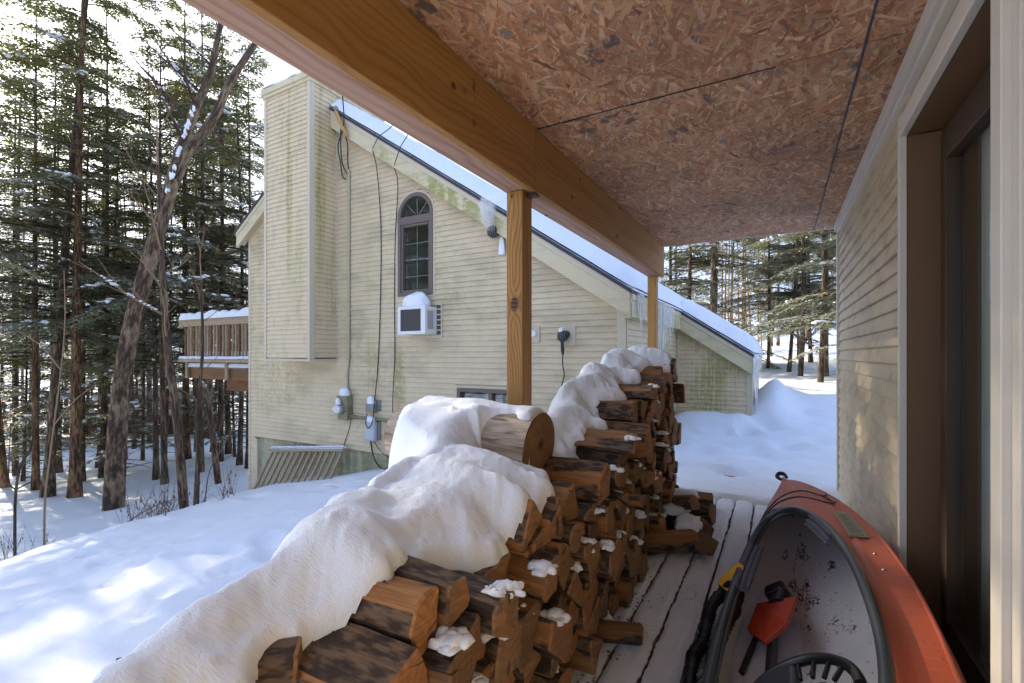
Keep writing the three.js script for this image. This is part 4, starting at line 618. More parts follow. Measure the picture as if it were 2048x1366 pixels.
{
  const r = rngOf(2024), S = .15, RH = .118, seeds = [];
  let row = 0; for (let y = .05; y < 1.3; y += RH, row++) { let t = T0 + (row % 2) * S / 2 + r() * .03; while (t < T1) { seeds.push([t + (r() - .5) * S * .6, y + (r() - .5) * RH * .75, row]); t += S * (.6 + r() * .85); } }
  const inside = (s) => s[1] < pileTop(s[0]) - .035;
  const perRow = {}; const chosen = [];
  seeds.forEach((s) => {
    if (!inside(s)) return;
    let poly = [[s[0] - .2, s[1] - .2], [s[0] + .2, s[1] - .2], [s[0] + .2, s[1] + .2], [s[0] - .2, s[1] + .2]];
    for (const q of seeds) { if (q === s) continue; const dx = q[0] - s[0], dy = q[1] - s[1], d = Math.hypot(dx, dy); if (d > .42) continue; poly = clipCell(poly, (s[0] + q[0]) / 2, (s[1] + q[1]) / 2, dx, dy); }
    poly = clipCell(poly, 0, .004, 0, -1); poly = clipCell(poly, T1 + .03, 0, 1, 0); poly = clipCell(poly, T0 - .05, 0, -1, 0); if (poly.length < 3) return;
    // the cells near the top get the slope of the pile
    let cx = 0, cy = 0; for (const p of poly) { cx += p[0] / poly.length; cy += p[1] / poly.length; }
    let loc = poly.map((p) => [p[0] - cx, p[1] - cy]); loc = loc.filter((p, i) => { const b = loc[(i + 1) % loc.length]; return Math.hypot(b[0] - p[0], b[1] - p[1]) > .016; }); if (loc.length < 3) return;
    const sh = .93 + r() * .05; loc = loc.map(([a, b]) => [a * sh, b * sh]);
    if (r() < .42) { // split once more along the heart
      const an = r() * 6.283, nx = Math.cos(an), ny = Math.sin(an), o = (r() - .5) * .02, gp = .004; const halves = [clipCell(loc, nx * (o - gp), ny * (o - gp), nx, ny), clipCell(loc, nx * (o + gp), ny * (o + gp), -nx, -ny)].filter((h) => h.length >= 3);
      for (const h of halves) { let hx = 0, hy = 0; for (const q of h) { hx += q[0] / h.length; hy += q[1] / h.length; } const hl = h.map((q) => [q[0] - hx, q[1] - hy]).filter((q, i, all) => { const b = all[(i + 1) % all.length]; return Math.hypot(b[0] - q[0], b[1] - q[1]) > .008; }); if (hl.length >= 3) chosen.push({ s, cx: cx + hx, cy: cy + hy, loc: hl, row: s[2] }); } return;
    }
    if (r() < .04) { const rad = .05 + r() * .012, k = 10; loc = []; for (let i = 0; i < k; i++) loc.push([Math.cos(i / k * 6.283) * rad * (.95 + r() * .1), Math.sin(i / k * 6.283) * rad * (.95 + r() * .1)]); }
    chosen.push({ s, cx, cy, loc, row: s[2] });
  });
  const looks = ['weathered brown', 'warm orange-brown', 'dark grey-brown', 'honey brown', 'fresh orange', 'ash grey'];
  chosen.sort((a, b) => a.row - b.row || a.cx - b.cx);
  const list = [];
  for (const c of chosen) {
    c.col = perRow[c.row] = (perRow[c.row] || 0) + 1; c.out = (r() - .4) * .1 * (r() < .3 ? 1.7 : 1); c.L = Math.min(.46, .4 + r() * .1); c.look = r() < .14 ? 4 : r() < .3 ? 1 : (r() * 6) | 0; list.push(c);
  }
  // the ones that show largest are the nearest that fall in the picture
  for (const c of list) { const x = faceX(c.cx), d = -SY * x + CY * c.cx, u = (CY * x + SY * c.cx) / d, v = (c.cy - H) / d; c.in = u > -1.1 && u < 1.1 && v > -.82; c.d = d; }
  const seen = list.filter((c) => c.in).sort((a, b) => a.d - b.d); const single = new Set(seen.slice(0, 298)); const rest = [];
  for (const c of list) {
    if (!c.in) continue; const x = faceX(c.cx) + c.out, g = logGeometry(c.loc, Math.min(c.L, x - BACK + .04), r, 0); g.rotateY((r() - .5) * .2); g.rotateZ((r() - .5) * .1); g.translate(x, c.cy, -c.cx);
    ledges.push({ x, y: c.cy + Math.max(...c.loc.map((p) => p[1])), t: c.cx, w: Math.max(...c.loc.map((p) => p[0])), out: c.out, loc: c.loc, cy: c.cy });
    if (single.has(c)) tag(mesh('split_log', g, M.logs[c.look]), `${looks[c.look]} split log, row ${ORD[c.row + 1]} from the floor, ${ordinal(c.col)} from the near end`, 'firewood', 'split logs stacked along the porch edge');
    else rest.push(g);
  }
  if (rest.length) tag(mesh('distant_split_logs', rest, M.logs[0]), 'remaining brown split logs at the far end of the woodpile', 'firewood', null, 'stuff');

  // big round log lying across the top
  const bl = thing('round_log', 'thick unsplit round log lying across the top of the woodpile', 'log'), bx0 = -.955, bx1 = -1.75, by = .8, bt = 1.95, R = .163;
  { const n = 40, P = [], U = [], seg = 16, ring = (i) => { const x = mixn(bx0, bx1, i / seg); const o = []; for (let k = 0; k <= n; k++) { const a = k / n * 6.2832, rr = R * (1 + .03 * Math.sin(a * 2 + 1) + .02 * n3(Math.cos(a) * 1.5, Math.sin(a) * 1.5, x * 4)) * (i === 0 ? .985 : 1); o.push([x + (i === 0 ? Math.sin(a) * .01 : 0), by + Math.sin(a) * rr, -bt - Math.cos(a) * rr, k / n]); } return o; };
    for (let i = 0; i < seg; i++) { const a = ring(i), b = ring(i + 1); for (let k = 0; k < n; k++) { for (const [p, q] of [[a[k], i], [b[k], i + 1], [b[k + 1], i + 1], [a[k], i], [b[k + 1], i + 1], [a[k + 1], i]]) { P.push(p[0], p[1], p[2]); U.push(q / seg, p[3] * 1.4); } } }
    const g = mergeVertices(raw(P, U).deleteAttribute('normal'), 1e-4); g.computeVertexNormals(); mesh('bark', g, M.paper, bl);
    const cap = []; const cu = []; for (const [i, s] of [[0, 1], [seg, -1]]) { const a = ring(i); for (let k = 0; k < n; k++) { const q = [[[a[0][0] + .003 * s, by, -bt], [.5, .5]], [a[k], [.5 + Math.cos(k / n * 6.2832) * .47, .5 + Math.sin(k / n * 6.2832) * .47]], [a[k + 1], [.5 + Math.cos((k + 1) / n * 6.2832) * .47, .5 + Math.sin((k + 1) / n * 6.2832) * .47]]]; if (s < 0) q.reverse(); for (const [p, u] of q) { cap.push(p[0] + .001 * s, p[1], p[2]); cu.push(...u); } } }
    const half = cap.length / 2, hu = cu.length / 2; mesh('sawn_end', raw(cap.slice(0, half), cu.slice(0, hu)), M.rings, bl); mesh('sawn_end', raw(cap.slice(half), cu.slice(hu)), M.rings, bl); }
  // loose pieces on the porch floor by the far end
  const loose = (x, y, t, rad, L, ry, rz, look, label, k = 5) => { const lr = rngOf((x * 1000 | 0) + (t * 77 | 0)), p = []; for (let i = 0; i < k; i++) { const a = i / k * 6.283 + lr() * .5; p.push([Math.cos(a) * rad * (.8 + lr() * .35), Math.sin(a) * rad * (.8 + lr() * .35)]); } const g = logGeometry(p, L, lr); g.translate(L / 2, 0, 0); g.rotateZ(rz); g.rotateY(ry); g.translate(x, y, -t); tag(mesh('loose_log', g, M.logs[look]), label, 'firewood', 'logs fallen onto the porch floor'); };
  loose(-.56, .075, 3.35, .085, .4, -.75, .12, 2, 'dark split log topped with snow, fallen against the far stack foot'); loose(-.47, .07, 3.2, .08, .38, -1.1, .1, 2, 'charred looking split log with snowy top, nearest to the deck middle'); loose(-.62, .08, 3.72, .085, .42, -.2, .05, 0, 'snow topped split log lying at the far foot of the woodpile'); loose(-.6, .07, 3.0, .07, .36, .4, .1, 3, 'pale split log wedged against the stack foot'); loose(-.64, .2, 3.4, .06, .36, -.5, .25, 5, 'grey split log resting on top of the fallen pieces'); loose(-.66, .06, 4.05, .07, .4, .2, 0, 0, 'snow dusted log at the very end of the stack');
  { const lr = rngOf(8), p = []; for (let i = 0; i < 10; i++) { const a = i / 10 * 6.283; p.push([Math.cos(a) * .043, Math.sin(a) * .043]); } const g = logGeometry(p, .4, lr); g.rotateY(.35); g.translate(-.5, .05, -2.0); tag(mesh('branch_log', g, M.logs[2]), 'thin dark round branch poking out at the foot of the woodpile', 'firewood'); }
  const stub = (x, y, t, a, b, ry, look, label) => { const lr = rngOf((t * 999) | 0), p = [[-a, -b * .6], [-a * .2, -b], [a * .9, -b * .5], [a, b * .5], [.1 * a, b], [-a * .8, b * .55]]; const g = logGeometry(p, .34, lr); g.rotateY(ry); g.translate(x, y, -t); tag(mesh('top_log', g, M.logs[look]), label, 'firewood', 'logs poking out of the snow on the woodpile'); };
  stub(-.88, .585, .655, .055, .038, .75, 3, 'rotten barkless log end poking out of the snow nearest the camera');
}
// snow lying on the pile
const pileSnow = [];
{
  const edgeX = curve([[.15, -.79], [.5, -.79], [.6, -.87], [.68, -.88], [.75, -.84], [.82, -.82], [.88, -.82], [.95, -.84], [1.05, -.82], [1.2, -.72], [1.4, -.72], [1.6, -.73], [1.76, -.8], [1.86, -.965], [2.05, -.965], [2.14, -.9], [2.26, -.86], [2.4, -.87], [2.5, -.8], [2.62, -.9], [2.8, -.8], [2.95, -.9], [3.12, -.79], [3.3, -.88], [3.5, -.77], [3.66, -.85], [3.85, -.74], [4.05, -.8], [4.25, -.75]]);
  const fine = (x, t) => edgeX(t) + .014 * n2(t * 5, 3) + .006 * n2(t * 15, 8);
  const hgt = (x, t) => { // top of the snow
    const d = t - 1.95;
    let y = pileTop(t) + .068 + .016 * n2(x * 2.2, t * 1.7) + .005 * n2(x * 7, t * 7) + .002 * n2(x * 30, t * 30) + .065 * smooth(-.74, -1.02, x) + (.05 * Math.sin(t * 9.5 + n2(x * 2, t) * 1.6) + .02 * n2(x * 5, t * 4)) * smooth(2.3, 2.6, t);
    const cap = .07 + .02 * n2(x * 6, 1) + .2 * smooth(-1.12, -1.26, x), on = Math.abs(d) < .16 ? .8 + Math.sqrt(.163 ** 2 - d * d) : -9;
    if (Math.abs(d) < cap && on > 0) y = Math.max(y, on + .004 + .022 * Math.pow(clamp(1 - Math.abs(d) / cap), .5));
    const wt = smooth(-1.14, -1.3, x + .04 * n2(t * 5, 7)); const front = d < 0 ? .985 - .3 * smooth(-.05, -.85, d) : .985 - .5 * smooth(.02, .3, d);
    if (wt > 0) y = mixn(y, Math.max(y, front + .012 * n2(x * 4, t * 4)), wt); const w2 = smooth(1.0, 1.75, t) * smooth(1.9, 1.8, t) * smooth(-.84, -1.2, x); y += .1 * w2 * (1 - wt);
    for (const [sx, st, r, dd] of [[-1.0, 1.06, .05, .022], [-.93, .78, .033, .014], [-1.06, .93, .02, .006]]) y -= dd * Math.exp(-Math.pow(Math.hypot((x - sx) / r, (t - st) / r / 1.35), 4));
    return y;
  };
  const outX = curve([[.15, -1.15], [.55, -1.18], [.62, -1.18], [.68, -1.2], [.8, -1.24], [1.0, -1.28], [1.3, -1.34], [1.55, -1.44], [1.72, -1.66], [1.82, -1.74], [2.05, -1.74], [2.14, -1.5], [2.3, -1.24], [4.3, -1.22]]);
  const ox = (t) => outX(t) + .025 * n2(t * 3.1, 11) + .012 * n2(t * 9, 13);
  // heights of the wood under the snow, softened, then the snow laid on it
  const XA = -1.8, DX = .011, TA = .15, DT_ = .0115, NX = 112, NT = 358, at = (i, j) => i * (NX + 1) + j, N = (NT + 1) * (NX + 1);
  const sup = new Float32Array(N).fill(-1);
  for (const l of ledges) { const x1 = l.x, x0 = x1 - .46, i0 = Math.floor((l.t - .16 - TA) / DT_), i1 = Math.ceil((l.t + .16 - TA) / DT_);
    for (let i = Math.max(0, i0); i <= Math.min(NT, i1); i++) { const a = TA + i * DT_ - l.t; let y = -9; for (let q = 0; q < l.loc.length; q++) { const A = l.loc[q], B = l.loc[(q + 1) % l.loc.length]; if ((A[0] <= a) !== (B[0] <= a)) y = Math.max(y, A[1] + (B[1] - A[1]) * (a - A[0]) / (B[0] - A[0])); } if (y < -5) continue; y += l.cy; for (let j = 0; j <= NX; j++) { const x = XA + j * DX; if (x > x0 && x < x1 - .004) { const o = at(i, j); if (y > sup[o]) sup[o] = y; } } } }
  const mask = new Uint8Array(N), base = new Float32Array(N);
  for (let i = 0; i <= NT; i++) for (let j = 0; j <= NX; j++) { const t = TA + i * DT_, x = XA + j * DX, o = at(i, j), top = pileTop(t), d = t - 1.95; let b = sup[o] > top - .13 ? sup[o] : -1;
    const jag = .01 * n2(x * 9, t * 9) + .005 * n2(x * 34, t * 34); let m = x < fine(0, t) + jag && x > ox(t) + jag && t < 4.2;
    if (m && b < 0) { if (x > -1.1) m = x < fine(0, t) - .05; b = top - .02; }
    if (Math.abs(d) < .16 && x < -.957 && x > -1.75) { const cap = .075 + .025 * n2(x * 6, 1) + .012 * n2(x * 22, 5) + .2 * smooth(-1.12, -1.28, x); if (Math.abs(d) < cap) { b = .8 + Math.sqrt(.163 ** 2 - d * d); m = true; } else if (x > -1.2) { m = m && Math.abs(d) > .125; } }
    mask[o] = m ? 1 : 0; base[o] = b; }
  // soften the base inside the snow
  let cur = base; for (let pass = 0; pass < 7; pass++) { const nx = new Float32Array(cur); for (let i = 1; i < NT; i++) for (let j = 1; j < NX; j++) { const o = at(i, j); if (!mask[o]) continue; let w = 0, q = 0; for (const p of [o, o - 1, o + 1, o - NX - 1, o + NX + 1]) if (mask[p] && Math.abs(cur[p] - cur[o]) < .12) { w++; q += cur[p]; } nx[o] = w ? q / w : cur[o]; } cur = nx; }
  // distance to the edge of the snow
  const dist = new Float32Array(N).fill(9); for (let o = 0; o < N; o++) if (!mask[o]) dist[o] = 0;
  for (const dir of [1, -1]) for (let a = 1; a < NT; a++) for (let b = 1; b < NX; b++) { const i = dir > 0 ? a : NT - a, j = dir > 0 ? b : NX - b, o = at(i, j); for (const [di, dj, w] of [[-dir, 0, DT_], [0, -dir, DX], [-dir, -dir, .0159], [-dir, dir, .0159]]) dist[o] = Math.min(dist[o], dist[at(i + di, j + dj)] + w); }
  const P = [], U = [], I = [], id = new Int32Array(N).fill(-1), edge = (q, r) => { const e = 1 - clamp(q / r); return Math.sqrt(1 - e * e); };
  for (let i = 1; i < NT; i++) for (let j = 1; j < NX; j++) { const o = at(i, j); if (!mask[o] && ![o - 1, o + 1, o - NX - 1, o + NX + 1, o - NX, o + NX, o - NX - 2, o + NX + 2].some((p) => mask[p])) continue;
    const t = TA + i * DT_, x = XA + j * DX; let b = cur[o]; if (!mask[o]) { b = -9; for (const p of [o - 1, o + 1, o - NX - 1, o + NX + 1, o - NX, o + NX, o - NX - 2, o + NX + 2]) if (mask[p]) b = Math.max(b, cur[p]); b -= .03; }
    const dd = dist[o], inner = x > -1.05, k = edge(dd, inner ? .032 : .07); let thick = .055 + .05 * smooth(.0, .2, dd) + .016 * n2(x * 2.4, t * 2.1) + .008 * n2(x * 9, t * 9) + .004 * n2(x * 22, t * 22) + .0015 * n2(x * 60, t * 60);
    if (x < -.95 && Math.abs(t - 1.95) < .15) thick *= .4; let y = b + thick * k; if (mask[o]) { const h = hgt(x, t), wt = smooth(-1.08, -1.26, x); const target = Math.max(y, h - (1 - k) * .1); y = mixn(y, target, Math.max(wt, .55 * smooth(.03, .16, dd))); }
    const wo = clamp((x - ox(t)) / .16), ko = 1 - Math.sqrt(1 - Math.pow(1 - wo, 2)); y -= ko * .5; if (!mask[o] && !inner) y -= .1;
    id[o] = P.length / 3; P.push(x + .003 * n2(x * 40, t * 40), y, -t + .003 * n2(x * 40 + 7, t * 40)); U.push(x + y * .9, t + y * .7); }
  for (let i = 1; i < NT - 1; i++) for (let j = 1; j < NX - 1; j++) { const a = id[at(i, j)], b = id[at(i + 1, j)], c = id[at(i + 1, j + 1)], d = id[at(i, j + 1)]; if (a < 0 || b < 0 || c < 0 || d < 0 || !(mask[at(i, j)] || mask[at(i + 1, j)] || mask[at(i + 1, j + 1)] || mask[at(i, j + 1)])) continue; I.push(a, d, b, b, d, c); }
  for (let pass = 0; pass < 5; pass++) { const Q = P.slice(); for (let i = 2; i < NT - 1; i++) for (let j = 2; j < NX - 1; j++) { const o = at(i, j), a = id[o]; if (a < 0 || dist[o] > .045) continue; let n = 0, c = [0, 0, 0]; for (const q of [o - 1, o + 1, o - NX - 1, o + NX + 1]) { const b = id[q]; if (b < 0) continue; n++; for (let z = 0; z < 3; z++) c[z] += P[b * 3 + z]; } if (n > 1) for (let z = 0; z < 3; z++) Q[a * 3 + z] = mixn(P[a * 3 + z], c[z] / n, z === 1 ? .35 : .6); } for (let q = 0; q < P.length; q++) P[q] = Q[q]; }
  const g = new THREE.BufferGeometry(); g.setAttribute('position', new THREE.Float32BufferAttribute(P, 3)); g.setAttribute('uv', new THREE.Float32BufferAttribute(U, 2)); g.setIndex(I); g.computeVertexNormals();
  tag(mesh('pile_snow', g, M.snowPile), 'thick soft snow blanket draped over the woodpile and the round log', 'snow', null, 'stuff');
  // little cushions of snow on logs that stick out
  const r = rngOf(515), gs = [];
  for (const l of ledges) { const e = l.out; if (r() > (e > .05 ? .6 : e > .02 ? .3 : .1)) continue; const cz = -l.t + (r() - .5) * l.w, cx = l.x - .02 - r() * .04; for (let q = 0; q < 14; q++) { const a = r() * 6.28, d = r() * .04; gs.push(globalLump.f(cx + Math.cos(a) * d, l.y - .016 - d * .2, cz + Math.sin(a) * d, .008 + r() * .02, .006 + r() * .012, .008 + r() * .02, r() * 50, 1)); } }
  for (const [x, y, t, sx, sy, sz] of [[-.62, .15, 3.38, .09, .05, .1], [-.5, .14, 3.16, .08, .05, .11], [-.68, .155, 3.72, .16, .05, .07]]) gs.push(globalLump.f(x, y, -t, sx, sy, sz, t * 9, 3));
  tag(mesh('ledge_snow', gs, M.snow), 'small snow cushions caught on protruding log ends', 'snow', null, 'stuff');
  // bark crumbs at the foot of the pile
  const cr = []; for (let k = 0; k < 260; k++) { const t = .9 + r() * 3.1, g = new THREE.TetrahedronGeometry(.002 + r() * .005); g.scale(1 + r(), .5, 1 + r()); g.rotateY(r() * 6); g.translate(faceX(t) + .03 + r() * r() * .16, .004, -t); cr.push(flat(g)); } tag(mesh('bark_crumbs', cr, M.twig), 'crumbs of bark scattered at the foot of the woodpile', 'bark', null, 'stuff');
}

// ------------------------------------------------------------------ kayak
{
  const ky = thing('kayak', 'faded orange plastic kayak tipped on its side against the house wall', 'kayak');
  const L = 3.6, c0 = .98, c1 = 2.9, cs = (c0 + c1) / 2, cl = (c1 - c0) / 2, cw = .262;
  const wid = (s) => { const k = s / L; return .365 * Math.pow(clamp(1 - Math.pow(Math.abs(k - .53) / .53, 2.0)), .78) + .008; };
  const gun = (s) => { const k = Math.abs(s / L - .5) * 2; return -.105 + .1 * Math.pow(k, 2.6); };
  const keel = (s) => { const k = Math.abs(s / L - .5) * 2; return -.34 + .27 * Math.pow(k, 3.4); };
  const crown = (s) => { const f = smooth(0, c0, s) * smooth(L, c1, s); return .035 + .085 * f; };
  const deckY = (s, x) => { const a = clamp(Math.abs(x) / wid(s)); let y = gun(s) + crown(s) * (1 - Math.pow(a, 1.7)); if (s < c0 + .1) { const q = smooth(c0 + .1, c0 - .15, s) * smooth(.05, .25, s); for (const m of [.0, .36]) y += .010 * q * smooth(.06, .02, Math.abs(a - m) - .02); } y += .006 * smooth(.05, .0, Math.abs(a - .78)) * smooth(.2, .5, s); return y; };
  const rimAt = (th) => { const c = Math.cos(th), s = Math.sin(th); const S = cs - cl * Math.sign(c) * Math.pow(Math.abs(c), .92), w = cw * (1 - .12 * c); return [S, w * Math.sign(s) * Math.pow(Math.abs(s), .78)]; };
  // local frame: x across, y up, z along (bow at z = 0 pointing away)
  const top = []; const NU = 96, NV = 18;
  const P = [], U = [], I = [];
  for (let i = 0; i <= NU; i++) { const th = i / NU * 2 * Math.PI; const [rs, rx] = rimAt(th); const c = Math.cos(th), sg = Math.sign(Math.sin(th)) || 1; const os = c >= 0 ? cs * (1 - Math.pow(c, .8)) : cs + (L - cs) * Math.pow(-c, .8); const ox = wid(os) * sg * (i === 0 || i === NU || i === NU / 2 ? 0 : 1);
    for (let j = 0; j <= NV; j++) { const k = j / NV, s = mixn(rs, os, k), x = mixn(rx, ox, Math.pow(k, .9)); const lip = .03 * Math.pow(1 - k, 14); P.push(x, deckY(s, x) + lip, s); U.push(x * .9, s * .9); } }
  for (let i = 0; i < NU; i++) for (let j = 0; j < NV; j++) { const a = i * (NV + 1) + j, b = a + 1, c = a + NV + 2, d = a + NV + 1; I.push(a, c, b, a, d, c); }
  const dg = new THREE.BufferGeometry(); dg.setAttribute('position', new THREE.Float32BufferAttribute(P, 3)); dg.setAttribute('uv', new THREE.Float32BufferAttribute(U, 2)); dg.setIndex(I); dg.computeVertexNormals();
  const hullG = (inset) => { const P = [], U = [], I = [], n = 70, m = 28; for (let i = 0; i <= n; i++) { const s = mixn(.0, L, .5 - .5 * Math.cos(Math.PI * i / n)); for (let j = 0; j <= m; j++) { const a = j / m * Math.PI, x = -Math.cos(a), w = wid(s) - inset, d = gun(s) - keel(s); const sx = Math.sign(x) * Math.pow(Math.abs(x), .72), sy = Math.pow(Math.sin(a), .66); P.push(sx * Math.max(.001, w), gun(s) - (inset ? .0 : 0) - sy * Math.max(.002, d - inset), s); U.push(x * .8, s * .8); } } for (let i = 0; i < n; i++) for (let j = 0; j < m; j++) { const a = i * (m + 1) + j, b = a + 1, c = a + m + 2, d = a + m + 1; I.push(a, b, c, a, c, d); } const g = new THREE.BufferGeometry(); g.setAttribute('position', new THREE.Float32BufferAttribute(P, 3)); g.setAttribute('uv', new THREE.Float32BufferAttribute(U, 2)); g.setIndex(I); g.computeVertexNormals(); return g; };
  mesh('hull', hullG(0), M.kay, ky); const deck = mesh('deck', dg, M.kay, ky); mesh('hull_lining', hullG(.006), M.inner, ky);
  { const p = []; for (let i = 0; i <= 90; i++) { const s = mixn(.02, L - .02, i / 90); p.push(V(wid(s) + .002, gun(s) - .004, s)); } mesh('gunwale_seam', [tube(p, .007, 6), tube(p.map((v) => V(-v.x, v.y, v.z)), .007, 6)], M.kay, ky); }
  const rimPts = []; for (let i = 0; i <= 110; i++) { const th = i / 110 * 2 * Math.PI, [s, x] = rimAt(th); rimPts.push(V(x, deckY(s, x) + .036, s)); }
  const rim = mesh('cockpit_rim', [tube(rimPts, .0165, 10, 1, false), tube(rimPts.map((v) => V(v.x * .965, v.y - .02, cs + (v.z - cs) * .99)), .009, 6, 1, false)], M.rim, ky);
  const rimSub = (a, b, n) => { const o = []; for (let i = 0; i <= n; i++) { const th = mixn(a, b, i / n), [s, x] = rimAt(th); o.push(V(x, deckY(s, x) + .03, s)); } return o; };
  const padOf = (a, b) => { const p = rimSub(a, b, 40); const g = []; for (const [o, w] of [[-.004, .017], [.018, .016], [.034, .013]]) { g.push(tube(p.map((v) => V(v.x - Math.sign(v.x) * (o + .012), v.y + .004 - o * .7, v.z)), p.map((_, i) => { const k = i / 40; return w * (.8 + .2 * Math.abs(Math.cos(k * Math.PI * 4))) * Math.pow(Math.sin(clamp(k * .96 + .02) * Math.PI), .12); }), 9)); } mesh('thigh_pad', g, M.pad, ky); };
  padOf(.62, 1.05); padOf(2 * Math.PI - .70, 2 * Math.PI - 1.2);
  // toggle handle at the bow
  mesh('grab_handle', [tube(spline([V(-.02, .02, .02), V(-.032, .042, -.012), V(-.012, .05, -.034), V(.012, .034, -.03), V(.018, .01, .0)], 16), [.011, .011, .012, .013, .014, .014, .014, .014, .014, .014, .014, .014, .013, .012, .011, .011, .009].slice(0, 17), 9)], M.blackRub, ky);
  const onDeck = (x, s, lift = .006) => V(x * wid(s), deckY(s, x * wid(s)) + lift, s);
  const line = (pts, r = .0042) => tube(spline(pts.map((p) => onDeck(...p)), 50), r, 6);
  mesh('deck_cord', [line([[.86, .62], [.5, .5, .012], [.05, .6, .012], [-.35, .74, .012], [-.86, .98]]), line([[.86, .62], [.84, .8], [.4, .72, .012], [.0, .74, .012], [-.3, .78, .012], [-.86, 1.1]])], M.cable, ky);
  for (const [x, s] of [[.86, .62], [.85, .8], [-.86, .98], [-.87, 1.1]]) mesh('cord_anchor', flat(new THREE.TorusGeometry(.014, .005, 6, 12).rotateX(1.3).translate(...onDeck(x, s, .006).toArray())), M.rim, ky);
  for (const s of [.98, 1.16, 1.36, 1.56, 1.72]) mesh('rivet', flat(new THREE.SphereGeometry(.007, 10, 6).scale(1, .6, 1).translate(...onDeck(.86, s, .002).toArray())), M.steel, ky);
  // inset name plate with worn dark script, and a small oval emblem
  const plateTex = (() => { const c = document.createElement('canvas'); c.width = 512; c.height = 96; const x = c.getContext('2d'); x.fillStyle = '#8d8a72'; x.fillRect(0, 0, 512, 96); x.strokeStyle = '#23262a'; x.lineWidth = 11; x.lineCap = 'round'; const r = rngOf(3); for (let k = 0; k < 11; k++) { const a = 84 + k * 36; x.beginPath(); x.moveTo(a, 76 - r() * 8); x.bezierCurveTo(a + 4, 40, a + 14, 60, a + 15, 22 + r() * 12); x.stroke(); } x.strokeStyle = '#4c5a48'; x.lineWidth = 9; x.beginPath(); x.ellipse(34, 52, 16, 30, .2, 0, 6.3); x.stroke(); const t = new THREE.CanvasTexture(c); t.colorSpace = THREE.SRGBColorSpace; return t; })();
  const patch = (name, s0, s1, a0, a1, m, lift = .009, skew = 0) => { const p = [], u = [], n = 14; for (let i = 0; i < n; i++) { const q = (k, j) => { const s = mixn(s0, s1, k), sk = j ? skew : 0; return onDeck(mixn(a0, a1, j), s + sk, lift); }; const A = q(i / n, 0), B = q((i + 1) / n, 0), C = q((i + 1) / n, 1), D = q(i / n, 1); for (const [v, a, b] of [[A, i / n, 0], [C, (i + 1) / n, 1], [B, (i + 1) / n, 0], [A, i / n, 0], [D, i / n, 1], [C, (i + 1) / n, 1]]) { p.push(v.x, v.y, v.z); u.push(1 - a, 1 - b); } } mesh(name, raw(p, u), m, ky); };
  patch('name_plate', 1.0, 1.38, .91, .73, mat({ map: plateTex, roughness: .6, side: THREE.DoubleSide }));
  const embTex = (() => { const c = document.createElement('canvas'); c.width = 128; c.height = 64; const x = c.getContext('2d'); x.fillStyle = '#b4634a'; x.fillRect(0, 0, 128, 64); x.fillStyle = '#a9aab0'; x.beginPath(); x.ellipse(64, 32, 58, 27, 0, 0, 6.3); x.fill(); x.strokeStyle = '#3b3f52'; x.lineWidth = 6; x.beginPath(); x.moveTo(22, 40); x.quadraticCurveTo(38, 8, 50, 36); x.quadraticCurveTo(64, 58, 78, 26); x.quadraticCurveTo(94, 10, 106, 38); x.stroke(); const t = new THREE.CanvasTexture(c); t.colorSpace = THREE.SRGBColorSpace; return t; })();
  patch('emblem', .56, .66, -.66, -.42, mat({ map: embTex, roughness: .5, side: THREE.DoubleSide }));
  // seat and foot rails inside
  const seat = mesh('seat', [rbox(-.17, .17, -.29, -.255, 2.1, 2.62, .02), rbox(-.19, -.16, -.29, -.2, 2.1, 2.62, .012), rbox(.16, .19, -.29, -.2, 2.1, 2.62, .012)], M.blackRub, ky);
  mesh('seat_back', [rbox(-.16, .16, -.2, .08, 2.56, 2.6, .015)], M.blackRub, ky);
  const bracket = []; { const p = []; for (let i = 0; i <= 24; i++) { const a = i / 24 * Math.PI; p.push(V(-.02 + .17 * Math.cos(a), -.1, 2.28 - .2 * Math.sin(a))); } bracket.push(tube(p, .016, 8)); for (let k = 0; k < 7; k++) { const a = (.2 + k * .1) * Math.PI; bracket.push(tube([V(-.02 + .17 * Math.cos(a), -.1, 2.28 - .2 * Math.sin(a)), V(-.02 + .12 * Math.cos(a), -.11, 2.28 - .12 * Math.sin(a))], .007, 6)); } } mesh('seat_frame', bracket, M.blackRub, ky);
  mesh('seat_cushion', rbox(-.15, -.02, -.13, -.085, 2.1, 2.34, .02), M.rim, ky);
  for (const x of [-.2, .21]) mesh('foot_rail', rbox(x - .012, x + .012, -.24, -.2, 1.35, 1.95, .005), M.blackRub, ky);
  mesh('foot_peg', rbox(-.2, -.11, -.26, -.14, 1.26, 1.34, .012), M.blackRub, ky);
  ky.position.set(.035, .345, -3.83); ky.rotation.set(0, -.012, .6);
  ky.updateMatrixWorld(true);
  // red scoop lying in the cockpit
  const sc = thing('plastic_scoop', 'scuffed red plastic scoop lying inside the kayak cockpit', 'scoop');
